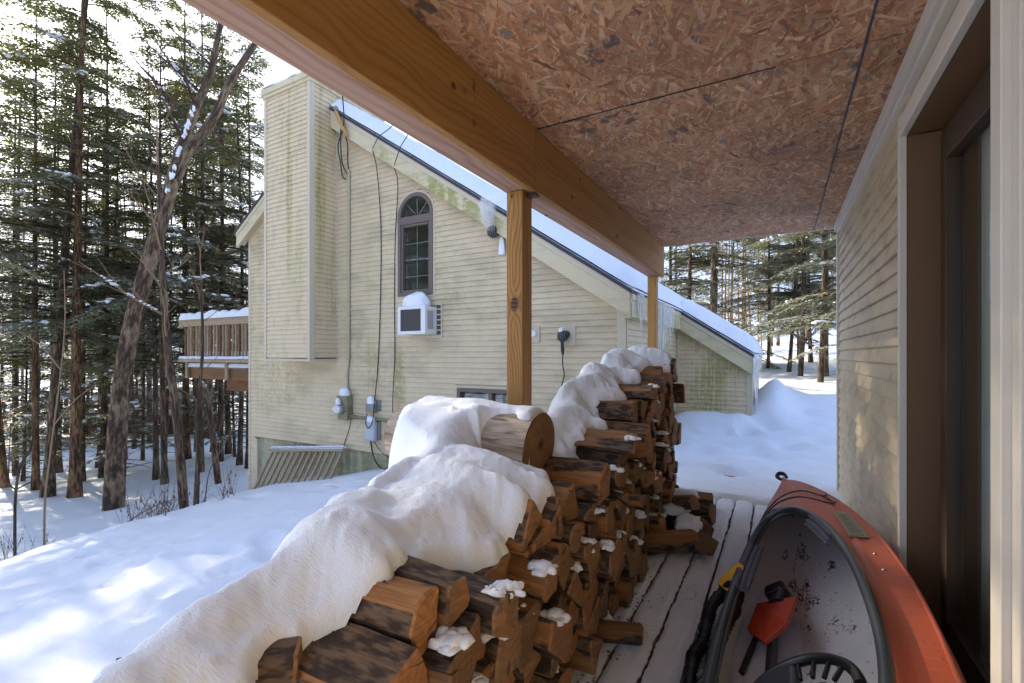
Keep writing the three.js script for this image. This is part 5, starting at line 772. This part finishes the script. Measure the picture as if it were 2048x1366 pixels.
  { const P = [[-.085, 0], [.085, 0], [.095, .22], [.0, .27], [-.075, .2]]; const g = flat(new THREE.ExtrudeGeometry(new THREE.Shape(P.map((p) => new THREE.Vector2(...p))), { depth: .012, bevelEnabled: true, bevelSize: .006, bevelThickness: .004, bevelSegments: 2, steps: 1 })); g.rotateX(Math.PI / 2); const gp = g.attributes.position; for (let i = 0; i < gp.count; i++) gp.setY(i, gp.getY(i) + Math.pow(gp.getX(i) / .09, 2) * .03); g.computeVertexNormals(); mesh('blade', metric(g, 0, 3, 3), M.red, sc); mesh('socket', tube([V(0, .0, .01), V(0, .012, -.09)], [.05, .035], 10), M.blackRub, sc); mesh('grip_rail', tube([V(-.06, -.01, .2), V(-.07, -.03, .42)], .012, 6), M.blackRub, sc); mesh('scuffed_print', rbox(-.03, .03, .002, .0045, .06, .17, .001), M.pad, sc).visible = true; }
  { const p = ky.localToWorld(V(-.15, -.19, 1.42)); sc.position.copy(p); sc.rotation.set(.1, -.2, .52); }
  // black ruffled tow lines on the floor with a yellow webbing loop
  const ruffle = (pts, r, seed) => { const p = spline(pts, 130), q = p.map((_, i) => r * (.78 + .3 * Math.abs(Math.sin(i * .75 + seed)) + .16 * n2(i * .2, seed))); return tube(p, q, 9); };
  const rope = thing('ruffled_rope', 'black ruffled elastic tow rope heaped between kayak and bare planks', 'rope');
  const at = (px, py, y) => { const u = (px - 1024) / FOC, v = (py - HOR) / FOC, d = (H - y) / v; const s = spot(px, d); return V(s.x, y, s.z); };
  mesh('strand', ruffle([at(1462, 1170, .1), at(1425, 1210, .07), at(1412, 1250, .04), at(1405, 1285, .03), at(1388, 1310, .025), at(1380, 1350, .025), at(1374, 1400, .025)], .026, 1), M.blackRub, rope);
  mesh('strand', ruffle([at(1478, 1185, .12), at(1462, 1230, .1), at(1445, 1265, .06), at(1432, 1295, .05), at(1425, 1330, .04), at(1420, 1365, .04), at(1415, 1420, .03)], .026, 4), M.blackRub, rope);
  mesh('strand', ruffle([at(1450, 1170, .11), at(1460, 1200, .08), at(1470, 1215, .05), at(1450, 1240, .035)], .028, 7), M.blackRub, rope);
  mesh('strap', tube(spline([at(1450, 1250, .05), at(1420, 1290, .03), at(1428, 1310, .02), at(1402, 1348, .02), at(1380, 1362, .02)], 30), .011, 6), M.boxGrey, rope);
  const wl = thing('webbing_loop', 'yellow webbing loop hooked on the left rim of the kayak', 'strap');
  { const c = spline([at(1478, 1130, .24), at(1460, 1148, .21), at(1440, 1166, .16), at(1462, 1180, .17), at(1474, 1158, .21), at(1482, 1128, .25)], 40), P = [], U = []; for (let i = 0; i < 40; i++) { const a = c[i], b = c[i + 1], o = V(.012, 0, .016); const q = [a.clone().add(o), b.clone().add(o), b.clone().sub(o), a.clone().sub(o)]; for (const k of [0, 1, 2, 0, 2, 3]) { P.push(q[k].x, q[k].y, q[k].z); U.push(0, 0); } for (const k of [0, 2, 1, 0, 3, 2]) { P.push(q[k].x, q[k].y - .0025, q[k].z); U.push(0, 0); } } mesh('band', raw(P, U), M.yellow, wl); }
}

// ------------------------------------------------------------------ trees
const nearTree = (r, h, r0, bend) => { const p = [], q = [], n = 16, a = r() * 6.28, ph = r() * 9; for (let i = 0; i <= n; i++) { const k = i / n; p.push(V(bend * (Math.sin(k * 2.2 + ph) - Math.sin(ph)) * Math.cos(a), k * h - .35, bend * (Math.sin(k * 2.6 + ph) - Math.sin(ph)) * Math.sin(a))); q.push(r0 * (Math.pow(1 - k, .8) * .92 + .03) * (1 + .55 * Math.exp(-k * h * 2.2))); } return [p, q]; };
const along = (p, k) => { const f = clamp(k, 0, .9999) * (p.length - 1), i = Math.floor(f); return p[i].clone().lerp(p[i + 1], f - i); };
class Leaves { constructor() { this.P = []; this.N = []; this.C = []; }
  tri(a, b, c, n, col) { for (const v of [a, b, c]) { this.P.push(v.x, v.y, v.z); this.N.push(n.x, n.y, n.z); this.C.push(col[0], col[1], col[2]); } }
  // a flat spray of needled twigs: o origin, d direction, s side, size
  spray(o, d, s, len, r, leaf, col) {
    const up = d.clone().cross(s).normalize(); if (up.y < 0) up.negate(); const n = Math.max(4, Math.round(len / leaf * 1.5));
    for (let i = 0; i < n; i++) for (const sg of [-1, 1]) {
      const k = (i + r() * .8) / n, L = leaf * (1.15 - .55 * k) * (.75 + r() * .6), base = o.clone().addScaledVector(d, len * k).addScaledVector(up, -len * .16 * k * k + (r() - .5) * .05 * len);
      const dir = d.clone().multiplyScalar(.75 + r() * .5).addScaledVector(s, sg * (.5 + r() * .6)).addScaledVector(up, (r() - .6) * .5).normalize(), w = L * (.16 + r() * .1), side = dir.clone().cross(up).normalize().multiplyScalar(w);
      const mid = base.clone().addScaledVector(dir, L * .45), tip = base.clone().addScaledVector(dir, L); const nn = up.clone().addScaledVector(side, (r() - .5) * 4).addScaledVector(dir, (r() - .5) * .6).normalize(), cc = col.map((c) => c * (.8 + r() * .4));
      this.tri(base, mid.clone().add(side), tip, nn, cc); this.tri(base, tip, mid.clone().sub(side), nn, cc);
    } }
  geometry() { const g = new THREE.BufferGeometry(); g.setAttribute('position', new THREE.Float32BufferAttribute(this.P, 3)); g.setAttribute('normal', new THREE.Float32BufferAttribute(this.N, 3)); g.setAttribute('color', new THREE.Float32BufferAttribute(this.C, 3)); return g; } }
function flake(c, sx, sy, sz, r, seed) { const g = mergeVertices(new THREE.IcosahedronGeometry(1, 1).deleteAttribute('normal').deleteAttribute('uv')), p = g.attributes.position, a = r() * 6.28, ca = Math.cos(a), sa = Math.sin(a); for (let i = 0; i < p.count; i++) { const k = .5 + .9 * r(), x = p.getX(i) * sx * k, z = p.getZ(i) * sz * k; p.setXYZ(i, c.x + x * ca - z * sa, c.y + p.getY(i) * sy * k - .03 * (x * x + z * z), c.z + x * sa + z * ca); } g.computeVertexNormals(); return g; }
// { trunk, crown, snow } geometries of a hemlock or pine
function conifer(seed, { h, base, R, r0, leaf, step = .2, tone, snow = .3, droop = .35, bend = .15, gap = .2, dead = 12 }) {
  const r = rngOf(seed), [p, q] = nearTree(r, h, r0, bend), wood = [tube(p, q, 10, .5)], lv = new Leaves(), sn = [];
  for (let k = 0; k < dead; k++) { const y = (.12 + r() * .9) * base / h + .03, a = r() * 6.28, o = along(p, y), L = .3 + r() * 1.2, d = V(Math.cos(a), (r() - .6) * .5, Math.sin(a)); wood.push(tube([o, o.clone().addScaledVector(d, L * .5), o.clone().addScaledVector(d, L).add(V(0, -.1 * L, 0))], [.014, .009, .004], 4, 1, false)); }
  for (let y = base; y < h - .2; y += step * (.7 + r() * .6)) {
    const f = (y - base) / (h - base), a = r() * 6.28, L = (R * Math.pow(1 - f, .75) * (.5 + r() * .65) + .25) * smooth(-.12, .12, f + .02), o = along(p, (y + .35) / (h));
    const d0 = V(Math.cos(a), .12 + .3 * f, Math.sin(a)), n = 7, bp = [], bq = []; for (let i = 0; i <= n; i++) { const k = i / n; bp.push(o.clone().addScaledVector(d0, L * k).add(V((r() - .5) * .05, -droop * L * k * k, (r() - .5) * .05))); bq.push((.008 + .008 * L) * (1 - k) + .003); }
    wood.push(tube(bp, bq, 4, 1, false));
    const side = V(-Math.sin(a), 0, Math.cos(a)), hue = r(), col = lerp3(tone[0], tone[1], hue), br = r() < gap;
    if (!br) for (let s = .16 + r() * .1; s < L; s += leaf * .95) { const k = s / L, c = along(bp, k), t = along(bp, Math.min(1, k + .1)).sub(along(bp, k - .1)).normalize(); for (const sg of [-1, 1]) { if (r() < .14) continue; const d = t.clone().multiplyScalar(.7).addScaledVector(side, sg * (.7 + r() * .4)).add(V(0, -.14 + (r() - .5) * .22, 0)).normalize(); lv.spray(c, d, d.clone().cross(V(0, 1, 0)).normalize(), (leaf * 2.0 + .28 * L * (1 - k)) * (.7 + r() * .6), r, leaf, col); } }
    if (!br) lv.spray(along(bp, .9), bp[n].clone().sub(bp[n - 1]).normalize(), side, leaf * 3, r, leaf, col);
    if (!br && r() < snow && L > .5) { const m = 2 + (r() * 6 | 0), k0 = .3 + r() * .4; for (let i = 0; i < m; i++) { const k = k0 + r() * .35, c = along(bp, k).addScaledVector(side, (r() - .5) * .3 * L); c.y += .02 - .12 * Math.abs(r() - .5); sn.push(flake(c, .04 + r() * r() * .13, .018 + r() * .03, .03 + r() * r() * .08, r, seed)); } }
  }
  return { trunk: mergeGeometries(wood), crown: lv.geometry(), snow: sn.length ? mergeGeometries(sn) : null };
}
const tone = [[.095, .118, .022], [.19, .185, .028]];
const KIND = {
  tall: conifer(1, { h: 19, base: 4.2, R: 3.6, r0: .15, leaf: .125, step: .22, tone, snow: .5, gap: .26 }),
  pine: conifer(2, { h: 21, base: 6.0, R: 3.3, r0: .16, leaf: .14, step: .22, tone, snow: .3, gap: .2, dead: 22 }),
  full: conifer(3, { h: 14, base: 1.8, R: 4.0, r0: .09, leaf: .12, step: .15, tone, snow: .7, gap: .1 }),
  snowy: conifer(4, { h: 12, base: 1.2, R: 3.8, r0: .1, leaf: .115, step: .12, tone, snow: 1, gap: .05 }),
  light: conifer(5, { h: 15, base: 2.4, R: 4.1, r0: .075, leaf: .13, step: .16, tone, snow: .35, gap: .14 }),
  high: conifer(13, { h: 16, base: 4.6, R: 3.9, r0: .1, leaf: .125, step: .16, tone, snow: .55, gap: .3 }),
  small: conifer(6, { h: 6.5, base: .8, R: 1.9, r0: .05, leaf: .1, step: .1, tone, snow: .6 }),
  slim: conifer(7, { h: 16, base: 4.0, R: 2.9, r0: .085, leaf: .14, step: .2, tone, snow: .35, dead: 24, bend: .3 }),
  far: conifer(8, { h: 18, base: 6.2, R: 3.9, r0: .12, leaf: .26, step: .3, tone, snow: .3, dead: 6 }),
  farDark: conifer(9, { h: 17, base: 2.2, R: 4.8, r0: .12, leaf: .26, step: .28, tone, snow: .5, dead: 6 }),
};
const BARKS = { dark: M.bark, red: M.barkRed, grey: M.barkGrey };
function plant(kind, px, d, { s = 1, sw = 1, bark = 'dark', turn, lean = 0, leanDir = 0, name = 'hemlock_tree', label, group, at: pos, sink = 0 }) {
  const g = KIND[kind], o = thing(name, label, 'tree', group), c = pos || spot(px, d);
  mesh('trunk', g.trunk, BARKS[bark], o); mesh('crown', g.crown, M.leaf, o); if (g.snow) mesh('branch_snow', g.snow, M.snowFar, o).userData.kind = 'stuff';
  o.position.set(c.x, ground(c.x, c.z) - sink, c.z); o.scale.set(s * sw, s, s * sw); o.rotation.order = 'YXZ';
  const q = new THREE.Quaternion().setFromAxisAngle(V(Math.cos(leanDir), 0, Math.sin(leanDir)), lean); o.quaternion.copy(q.multiply(new THREE.Quaternion().setFromAxisAngle(V(0, 1, 0), turn ?? px * 1.7 + d))); return o;
}
// lean to the picture's right is a turn about the view axis
const viewDir = Math.atan2(-CY, -SY);
{
  const A = (kind, px, d, bark, s, sw, lean, label, o = {}) => plant(kind, px, d, { s, sw, bark, lean, leanDir: viewDir, label, group: o.group || 'hemlocks and pines of the wood', ...o });
  // named trunks on the near edge of the wood
  A('tall', 96, 14.5, 'dark', 1.0, 1.0, .09, 'tall dark trunk leaning slightly right, thickest beside the reddish one');
  A('pine', 150, 14.2, 'red', .95, 1.0, .03, 'straight brown conifer trunk next to the dark leaning one');
  A('slim', 72, 15.5, 'red', 1.05, 1.2, .0, 'reddish conifer trunk with low broken twigs near the frame edge');
  A('slim', 196, 19, 'red', 1, 1.15, .06, 'slim reddish conifer just behind the big leaning maple');
  A('slim', 166, 16.5, 'dark', 1, .9, .02, 'narrow mossy trunk hugging the straight brown conifer');
  A('slim', 312, 16.2, 'dark', .95, 1.15, -.02, 'mossy conifer trunk with twin stems at its foot');
  A('slim', 328, 21, 'red', 1, 1.1, .02, 'orange lit slim conifer between the maple and the deck');
  A('pine', 373, 20, 'red', 1, .95, .0, 'orange barked pine trunk beside the deck railing end');
  A('tall', 400, 17, 'dark', 1, .8, .0, 'dark conifer trunk standing under the deck end');
  A('slim', 424, 22, 'red', 1, 1.1, .03, 'orange lit trunk seen beneath the raised deck');
  A('tall', 457, 21, 'red', 1, .85, -.03, 'sunlit conifer trunk below the deck girder');
  A('slim', 478, 18, 'dark', 1, 1.2, -.01, 'mossy trunk just outside the house corner');
  A('slim', 496, 17.5, 'dark', 1, 1.2, .0, 'dark trunk touching the house corner board');
  A('slim', 250, 21, 'red', 1, 1.0, -.03, 'sunlit conifer trunk right of the leaning maple');
  A('slim', 268, 24, 'red', 1, 1.1, -.06, 'thin conifer leaning left near the half buried log');
  A('slim', 285, 20.5, 'red', 1, .8, .0, 'very thin straight conifer in front of the brown shed');
  A('slim', 12, 16, 'red', 1.1, 1.1, -.05, 'conifer trunk at the extreme edge of the wood');
  A('slim', 32, 18, 'dark', 1, 1.1, .0, 'dark slim conifer second from the frame edge');
  // snowy boughs in the middle
  A('high', 330, 15.5, 'dark', 1.02, .95, 0, 'snow laden hemlock spreading its boughs before the maple fork');
  A('high', 205, 17, 'dark', 1.15, 1.0, 0, 'dense dark hemlock behind the tall straight trunk');
  A('high', 118, 18.5, 'dark', 1.1, 1.0, 0, 'dense hemlock filling the gap behind the reddish trunk');
  A('high', 440, 19, 'dark', 1.15, 1, 0, 'yellow-green sunlit hemlock above the deck railing');
  A('high', 395, 23, 'dark', 1.2, 1.1, 0, 'dark hemlock crown directly above the deck end');
  A('small', 250, 17, 'dark', 1.1, 1, 0, 'young hemlock under the leaning maple');
  A('small', 45, 17, 'dark', 1.2, 1, 0, 'young hemlock low at the frame edge');
  A('small', 470, 20, 'dark', 1.2, 1, 0, 'young hemlock peeking above the deck floor');
  // right hand side beyond the roof
  const R = { group: 'hemlocks beyond the rear roof' };
  A('snowy', 1372, 20, 'dark', .95, 1.25, 0, 'dark snowy hemlock rising behind the rear roof snow', R);
  A('snowy', 1340, 23, 'dark', 1.1, 1.1, 0, 'snowy hemlock partly hidden by the porch post', R);
  A('pine', 1424, 19, 'grey', 1.1, .85, 0, 'tall bare grey trunk standing above the rear roof', R);
  A('light', 1536, 20, 'red', .75, 1.2, 0, 'sunlit yellow-green hemlock with a thin orange trunk', R);
  A('light', 1578, 18, 'dark', .8, 1.2, .06, 'yellow-green hemlock with a leaning dark trunk on the snow rise', R);
  A('full', 1598, 24, 'dark', .8, 1.1, 0, 'hemlock with a slim dark trunk, second along the snow rise', R);
  A('full', 1622, 21, 'dark', .8, 1.2, 0, 'bushy hemlock with drooping twigs near the siding corner', R);
  A('light', 1652, 16, 'dark', .72, 1.3, 0, 'hemlock whose bare drooping twigs reach past the siding corner', R);
  A('snowy', 1725, 13, 'dark', .9, 1.1, 0, 'snow dusted hemlock mostly hidden behind the near wall', R);
  // deeper in the wood
  const r = rngOf(404); const deep = []; for (let i = 0; i < 22; i++) deep.push([mixn(-60, 560, (i + r()) / 22), 25 + r() * 32]); for (let i = 0; i < 10; i++) deep.push([mixn(1330, 1690, (i + r()) / 10), 30 + r() * 30, 1]);
  ['outermost', 'second', 'third', 'fourth', 'fifth', 'sixth', 'seventh', 'eighth', 'ninth', 'tenth'].forEach((w, i) => A('small', -10 + i * 54 + r() * 30, 27 + r() * 12, 'red', 1.3 + r() * .7, 1.2, 0, `sunlit young hemlock low between far trunks, ${w} from the frame edge`, { group: 'young hemlocks deep in the wood' }));
  let nl = 0, nr = 0; for (const [px, d, right] of deep) { const k = right || r() < .2 ? (r() < .5 ? 'far' : 'farDark') : 'far'; const n = right ? ++nr : ++nl; A(k, px, d, r() < .6 ? 'red' : 'dark', .85 + r() * .4, .8 + r() * .3, (r() - .5) * .08, right ? `distant hemlock beyond the snow rise, ${ordinal(n)} from the rear roof` : `distant forest tree, ${ordinal(n)} counting from the frame edge toward the deck`, { group: right ? 'distant trees beyond the snow rise' : 'distant trees of the wood' }); }
  // outside the picture: the trees that shade the snow bank and show in the window glass
  [['pine', -17, -1.2, 1.0], ['slim', -24, -4.5, 1.1], ['full', -13.5, 4.5, 1.1], ['snowy', -16, 8, 1.2], ['full', -20, 11, 1.2], ['snowy', -11, 9, 1.1], ['farDark', -25, 16, 1.2], ['farDark', -16, 15, 1.2], ['full', -19, 5, 1.1]].forEach(([k, x, z, s], i) => plant(k, 0, 0, { s, at: { x, z }, bark: 'dark', turn: i * 2.1, label: `hemlock outside the view shading the snow bank, number ${ordinal(i + 1)} in its ring`, group: 'hemlocks around the clearing' }));
}
// bare trees
function bareTree(name, label, trunkPts, radii, seed, { twigs = 5, m = M.barkGrey, tm = M.twigRed, gen = 3, spread = .7, from = .35, len = 3, group, snow = true } = {}) {
  const r = rngOf(seed), o = thing(name, label, 'tree', group), T = spline(trunkPts, 40), rad = T.map((_, i) => { const f = i / 40 * (radii.length - 1), a = Math.floor(f); return mixn(radii[a], radii[Math.min(radii.length - 1, a + 1)], f - a); });
  mesh('trunk', tube(T, rad, 14, .5), m, o); const br = [], sn = [];
  const grow = (p, d, L, rr, g) => { const n = 6, q = [p.clone()], w = [rr]; let c = p.clone(), dd = d.clone(); for (let i = 1; i <= n; i++) { dd.add(V((r() - .5) * .28, .05 + (r() - .5) * .22, (r() - .5) * .28)).normalize(); c = c.clone().addScaledVector(dd, L / n); q.push(c); w.push(rr * (1 - .75 * i / n)); } br.push(tube(q, w, g > 2 ? 6 : 4, .5, false));
    if (snow && rr > .02) for (let i = 1; i < n; i++) { const sl = q[i].clone().sub(q[i - 1]).normalize(); if (r() < .6 && Math.abs(sl.y) < .62) for (let z = 0; z < 4; z++) sn.push(flake(q[i].clone().lerp(q[i - 1], r()).add(V(0, w[i] * .8, 0)), .03 + r() * .05, .012 + w[i] * .3, .015 + w[i] * .6, r, seed)); }
    if (g > 0) for (let k = 0; k < twigs; k++) { const i = 1 + (r() * (n - 1) | 0), nd = dd.clone().add(V((r() - .5) * 2 * spread, (r() - .35) * spread, (r() - .5) * 2 * spread)).normalize(); grow(q[i], nd, L * (.42 + r() * .3), Math.max(.004, w[i] * .6), g - 1); } };
  for (let k = 0; k < 7; k++) { const f = from + (1 - from) * k / 7, i = Math.floor(f * 39), a = r() * 6.28; grow(T[i], V(Math.cos(a) * spread, .5, Math.sin(a) * spread).normalize(), len * (1 - .4 * f) * (.6 + r() * .6), rad[i] * .42, gen - 1); }
  grow(T[40], T[40].clone().sub(T[37]).normalize(), len, rad[40], gen);
  mesh('branches', mergeGeometries(br), tm, o).userData.kind = 'stuff'; if (sn.length) mesh('branch_snow', mergeGeometries(sn), M.snowFar, o).userData.kind = 'stuff'; return o;
}
{
  const D = 12.6, g0 = ground(spot(228, D).x, spot(228, D).z);
  const pts = [[226, 0], [240, 800], [262, 660], [292, 545], [335, 400], [362, 300], [392, 215], [420, 150], [438, 60]].map(([x, y], i) => { const p = point(x, y || 900, D + i * .05); if (!i) p.y = g0 - .3; return p; });
  const maple = bareTree('leaning_maple', 'big leaning grey maple trunk with bare snowy forks reaching the beam', pts, [.25, .21, .2, .19, .17, .14, .12, .09, .06], 5, { from: .62, len: 2.6, gen: 3, twigs: 4, tm: M.barkGrey });
  const fork = spline([point(345, 372, D + .3), point(378, 300, D), point(425, 240, D - .3), point(460, 165, D - .5), point(505, 95, D - .6), point(560, 20, D - .6)], 24); mesh('fork', tube(fork, fork.map((_, i) => mixn(.14, .05, i / 24)), 10, .5), M.barkGrey, maple);
  const fs = []; { const r = rngOf(66); for (let i = 2; i < 24; i++) if (r() < .55) for (let z = 0; z < 3; z++) fs.push(flake(fork[i].clone().lerp(fork[i - 1], r()).add(V(-.05 - r() * .02, .06, .02)), .03 + r() * .06, .03 + r() * .05, .03 + r() * .03, r, 1)); for (let k = 0; k < 70; k++) { const f = r(); if (n2(f * 6, 3) < -.15) continue; const a = point(mixn(338, 395, f), mixn(395, 215, f), D - .1); fs.push(flake(a.add(V(-.1 + (r() - .5) * .03, .03, .05 + (r() - .5) * .05)), .018 + r() * .03, .04 + r() * .06, .02 + r() * .03, r, 2)); } } mesh('fork_snow', mergeGeometries(fs), M.snowFar, maple).userData.kind = 'stuff';
  const B = (px, d, top, r0, seed, label, bend = 0, o = {}) => { const s = spot(px, d), y = ground(s.x, s.z), h = top; bareTree('bare_tree', label, [V(s.x, y - .3, s.z), V(s.x + bend * .2, y + h * .3, s.z), V(s.x + bend * .5, y + h * .65, s.z), V(s.x + bend, y + h, s.z)], [r0, r0 * .8, r0 * .6, r0 * .3], seed, { from: .4, gen: 2, len: h * .28, ...o }); };
  { const s = spot(370, 10.8), y = ground(s.x, s.z), P = [point(370, 900, 10.8), point(352, 820, 10.8), point(338, 720, 10.8), point(328, 600, 10.9), point(322, 470, 11), point(316, 330, 11)]; P[0].y = y - .2; bareTree('bare_tree', 'thin grey trunk leaning left between the maple and the deck', P, [.1, .085, .08, .07, .05, .03], 19, { from: .5, gen: 2, len: 2, twigs: 4 }); }
  { const P = [point(438, 900, 15), point(420, 830, 15), point(408, 760, 15), point(400, 600, 15)]; P[0].y = ground(P[0].x, P[0].z) - .2; bareTree('bare_tree', 'crooked thin trunk leaning left under the raised deck', P, [.1, .085, .08, .05], 23, { from: .6, gen: 1, len: 1.5 }); }
  { const P = [point(390, 960, 10), point(396, 900, 10), point(394, 840, 10), point(405, 700, 10), point(402, 560, 10)]; P[0].y = ground(P[0].x, P[0].z) - .2; bareTree('bare_tree', 'wavy sapling stem standing before the deck end', P, [.045, .04, .036, .03, .02], 29, { from: .6, gen: 1, len: 1.2, twigs: 3 }); }
  B(200, 22, 15, .12, 37, 'bare maple deep in the wood near the sky gap', .5); B(300, 26, 17, .13, 41, 'tall bare tree whose twigs reach the bright sky gap', -.6); B(110, 24, 16, .12, 43, 'bare tree tangled with the dense hemlock', .4); B(30, 20, 15, .11, 47, 'bare tree with arching twigs at the frame edge', .6);
  B(420, 28, 18, .13, 53, 'bare tree behind the forked maple', .5);
  const rr = rngOf(71); for (let i = 0; i < 13; i++) { const px = 1436 + i * 8.5 + rr() * 8, d = 24 + rr() * 14; const s = spot(px, d), y = ground(s.x, s.z), h = 7 + rr() * 4, b = (rr() - .6) * 1.6; bareTree('slender_sapling', `sunlit bare reddish sapling behind the rear roof, ${ordinal(i + 1)} from the grey trunk`, [V(s.x, y - .2, s.z), V(s.x + b * .3, y + h * .35, s.z), V(s.x + b * .6, y + h * .7, s.z), V(s.x + b, y + h, s.z)], [.06, .05, .035, .012], 100 + i, { from: .3, gen: 1, len: 1.8, twigs: 4, m: M.twigRed, group: 'bare saplings beyond the rear roof', snow: false }); }
  // hanging dead twigs on the hemlocks by the siding corner
  for (const [px, d, seed, label] of [[1640, 14.5, 201, 'tangle of bare drooping hemlock twigs beside the siding corner'], [1600, 16.5, 203, 'thicket of fine bare twigs between the hemlocks on the rise']]) { const s = spot(px, d), y = ground(s.x, s.z); bareTree('twiggy_tree', label, [V(s.x, y - .2, s.z), V(s.x + .1, y + 2, s.z), V(s.x + .1, y + 4.5, s.z), V(s.x, y + 7, s.z)], [.09, .08, .06, .02], seed, { from: .2, gen: 3, len: 2.6, twigs: 5, m: M.bark, tm: M.twig, spread: 1, snow: false }); }
}
// saplings and weeds on the bank
{
  const stem = (label, pts, r0, m = M.twigRed, kids = []) => { const o = thing('sapling', label, 'sapling'); const c = spline(pts, 24); mesh('stem', tube(c, c.map((_, i) => mixn(r0, r0 * .35, i / 24)), 6), m, o); for (const k of kids) { const q = spline(k, 14); mesh('branch', tube(q, q.map((_, i) => mixn(r0 * .6, r0 * .2, i / 14)), 5), m, o); } return o; };
  const gp = (px, d, dy) => { const s = spot(px, d); return V(s.x, ground(s.x, s.z) + dy, s.z); };
  { const d = 6.9, b = gp(88, d, -.1); stem('thin pale sapling stem rising from the bank toward the dark trunk', [b, point(90, 1000, d), point(98, 930, d), point(108, 850, d), point(122, 740, d + .1), point(130, 640, d + .2), point(128, 540, d + .3)], .016, M.twigRed, [[point(108, 850, d), point(150, 800, d), point(190, 770, d)], [point(122, 740, d), point(80, 690, d), point(30, 660, d)]]); }
  { const d = 7.3, b = gp(30, d, -.1); stem('crooked forked sapling at the bank edge with two arms', [b, point(32, 980, d), point(42, 930, d), point(60, 900, d), point(70, 850, d), point(80, 760, d), point(74, 660, d)], .022, M.bark, [[point(33, 980, d), point(20, 970, d), point(18, 920, d), point(22, 840, d)], [point(34, 978, d), point(60, 965, d), point(90, 950, d)]]); }
  { const d = 8.6; stem('slanting bare stem beside the house corner', [gp(408, d, -.1), point(420, 940, d), point(440, 905, d), point(470, 850, d), point(500, 800, d)], .012, M.twig, [[point(440, 905, d), point(438, 870, d), point(445, 830, d)]]); stem('upright wavy stem before the deck post', [gp(396, d, -.1), point(398, 950, d), point(396, 890, d), point(392, 830, d)], .018, M.bark); }
  { const d = 8.9; stem('fallen brushy limb lying on the snow under the maple', [gp(240, d, .1), gp(280, d, .22), gp(330, d, .3), gp(380, d + .3, .2)], .014, M.twig, [[gp(280, d, .22), gp(300, d, .5), gp(310, d, .7)], [gp(330, d, .3), gp(345, d, .1), gp(350, d, .6)]]); }
  // dry weeds
  const r = rngOf(909); for (let k = 0; k < 34; k++) { const px = k < 26 ? 240 + r() * 250 : 10 + r() * 200, d = 7.2 + r() * 2.6, s = spot(px, d), b = V(s.x, ground(s.x, s.z) - .03, s.z), g = [], lf = []; for (let q = 0; q < 3 + r() * 3; q++) { const dx = (r() - .5) * .5, h = .15 + r() * .5, e = b.clone().add(V(dx, h, (r() - .5) * .4)); g.push(tube([b, b.clone().lerp(e, .5).add(V((r() - .5) * .06, .03, 0)), e], [.004, .003, .0015], 4, 1, false)); if (r() < .6) for (let z = 0; z < 3; z++) { const c = b.clone().lerp(e, .5 + r() * .5), w = .02 + r() * .03; const a = V((r() - .5) * w, -w, (r() - .5) * w); lf.push(raw([c.x, c.y, c.z, c.x + a.x + w * .5, c.y + a.y, c.z + a.z, c.x + a.x - w * .4, c.y + a.y - w * .6, c.z], [0, 0, 0, 0, 0, 0])); } } const o = thing('dry_weed', `dry brown weed poking through the bank snow, ${ordinal(k + 1)} of its scatter`, 'weed', 'dry weeds on the snow bank'); mesh('stalk', g, M.twig, o); if (lf.length) mesh('withered_leaf', lf, M.leafBrown, o).userData.kind = 'stuff'; }
  // low brown building and snowy roof through the trunks
  const sh = thing('low_shed', 'long low brown outbuilding under snow seen through the trunks', 'shed'), d = 34, a = spot(150, d), b = spot(400, d), y = ground(a.x, a.z); const w = Math.hypot(a.x - b.x, a.z - b.z), an = -Math.atan2(b.z - a.z, b.x - a.x);
  const put = (g) => { g.rotateY(an); g.translate(a.x, y, a.z); return g; };
  mesh('wall', put(bx(0, w, -.6, 1.35, -2.2, 0, .01)), M.shed, sh); mesh('snow_roof', put(flat(sheet(50, 8, (i, j) => V(w * i * 1.02 - .1, 1.36 + 1.5 * j + .35 + .1 * n2(i * 9, j * 2), .3 - 3 * j), (i, j) => V(w * i * 1.02 - .1, 1.36 + 1.5 * j, .3 - 3 * j)))), M.snowFar, sh);
}
renderer.render(scene, camera);
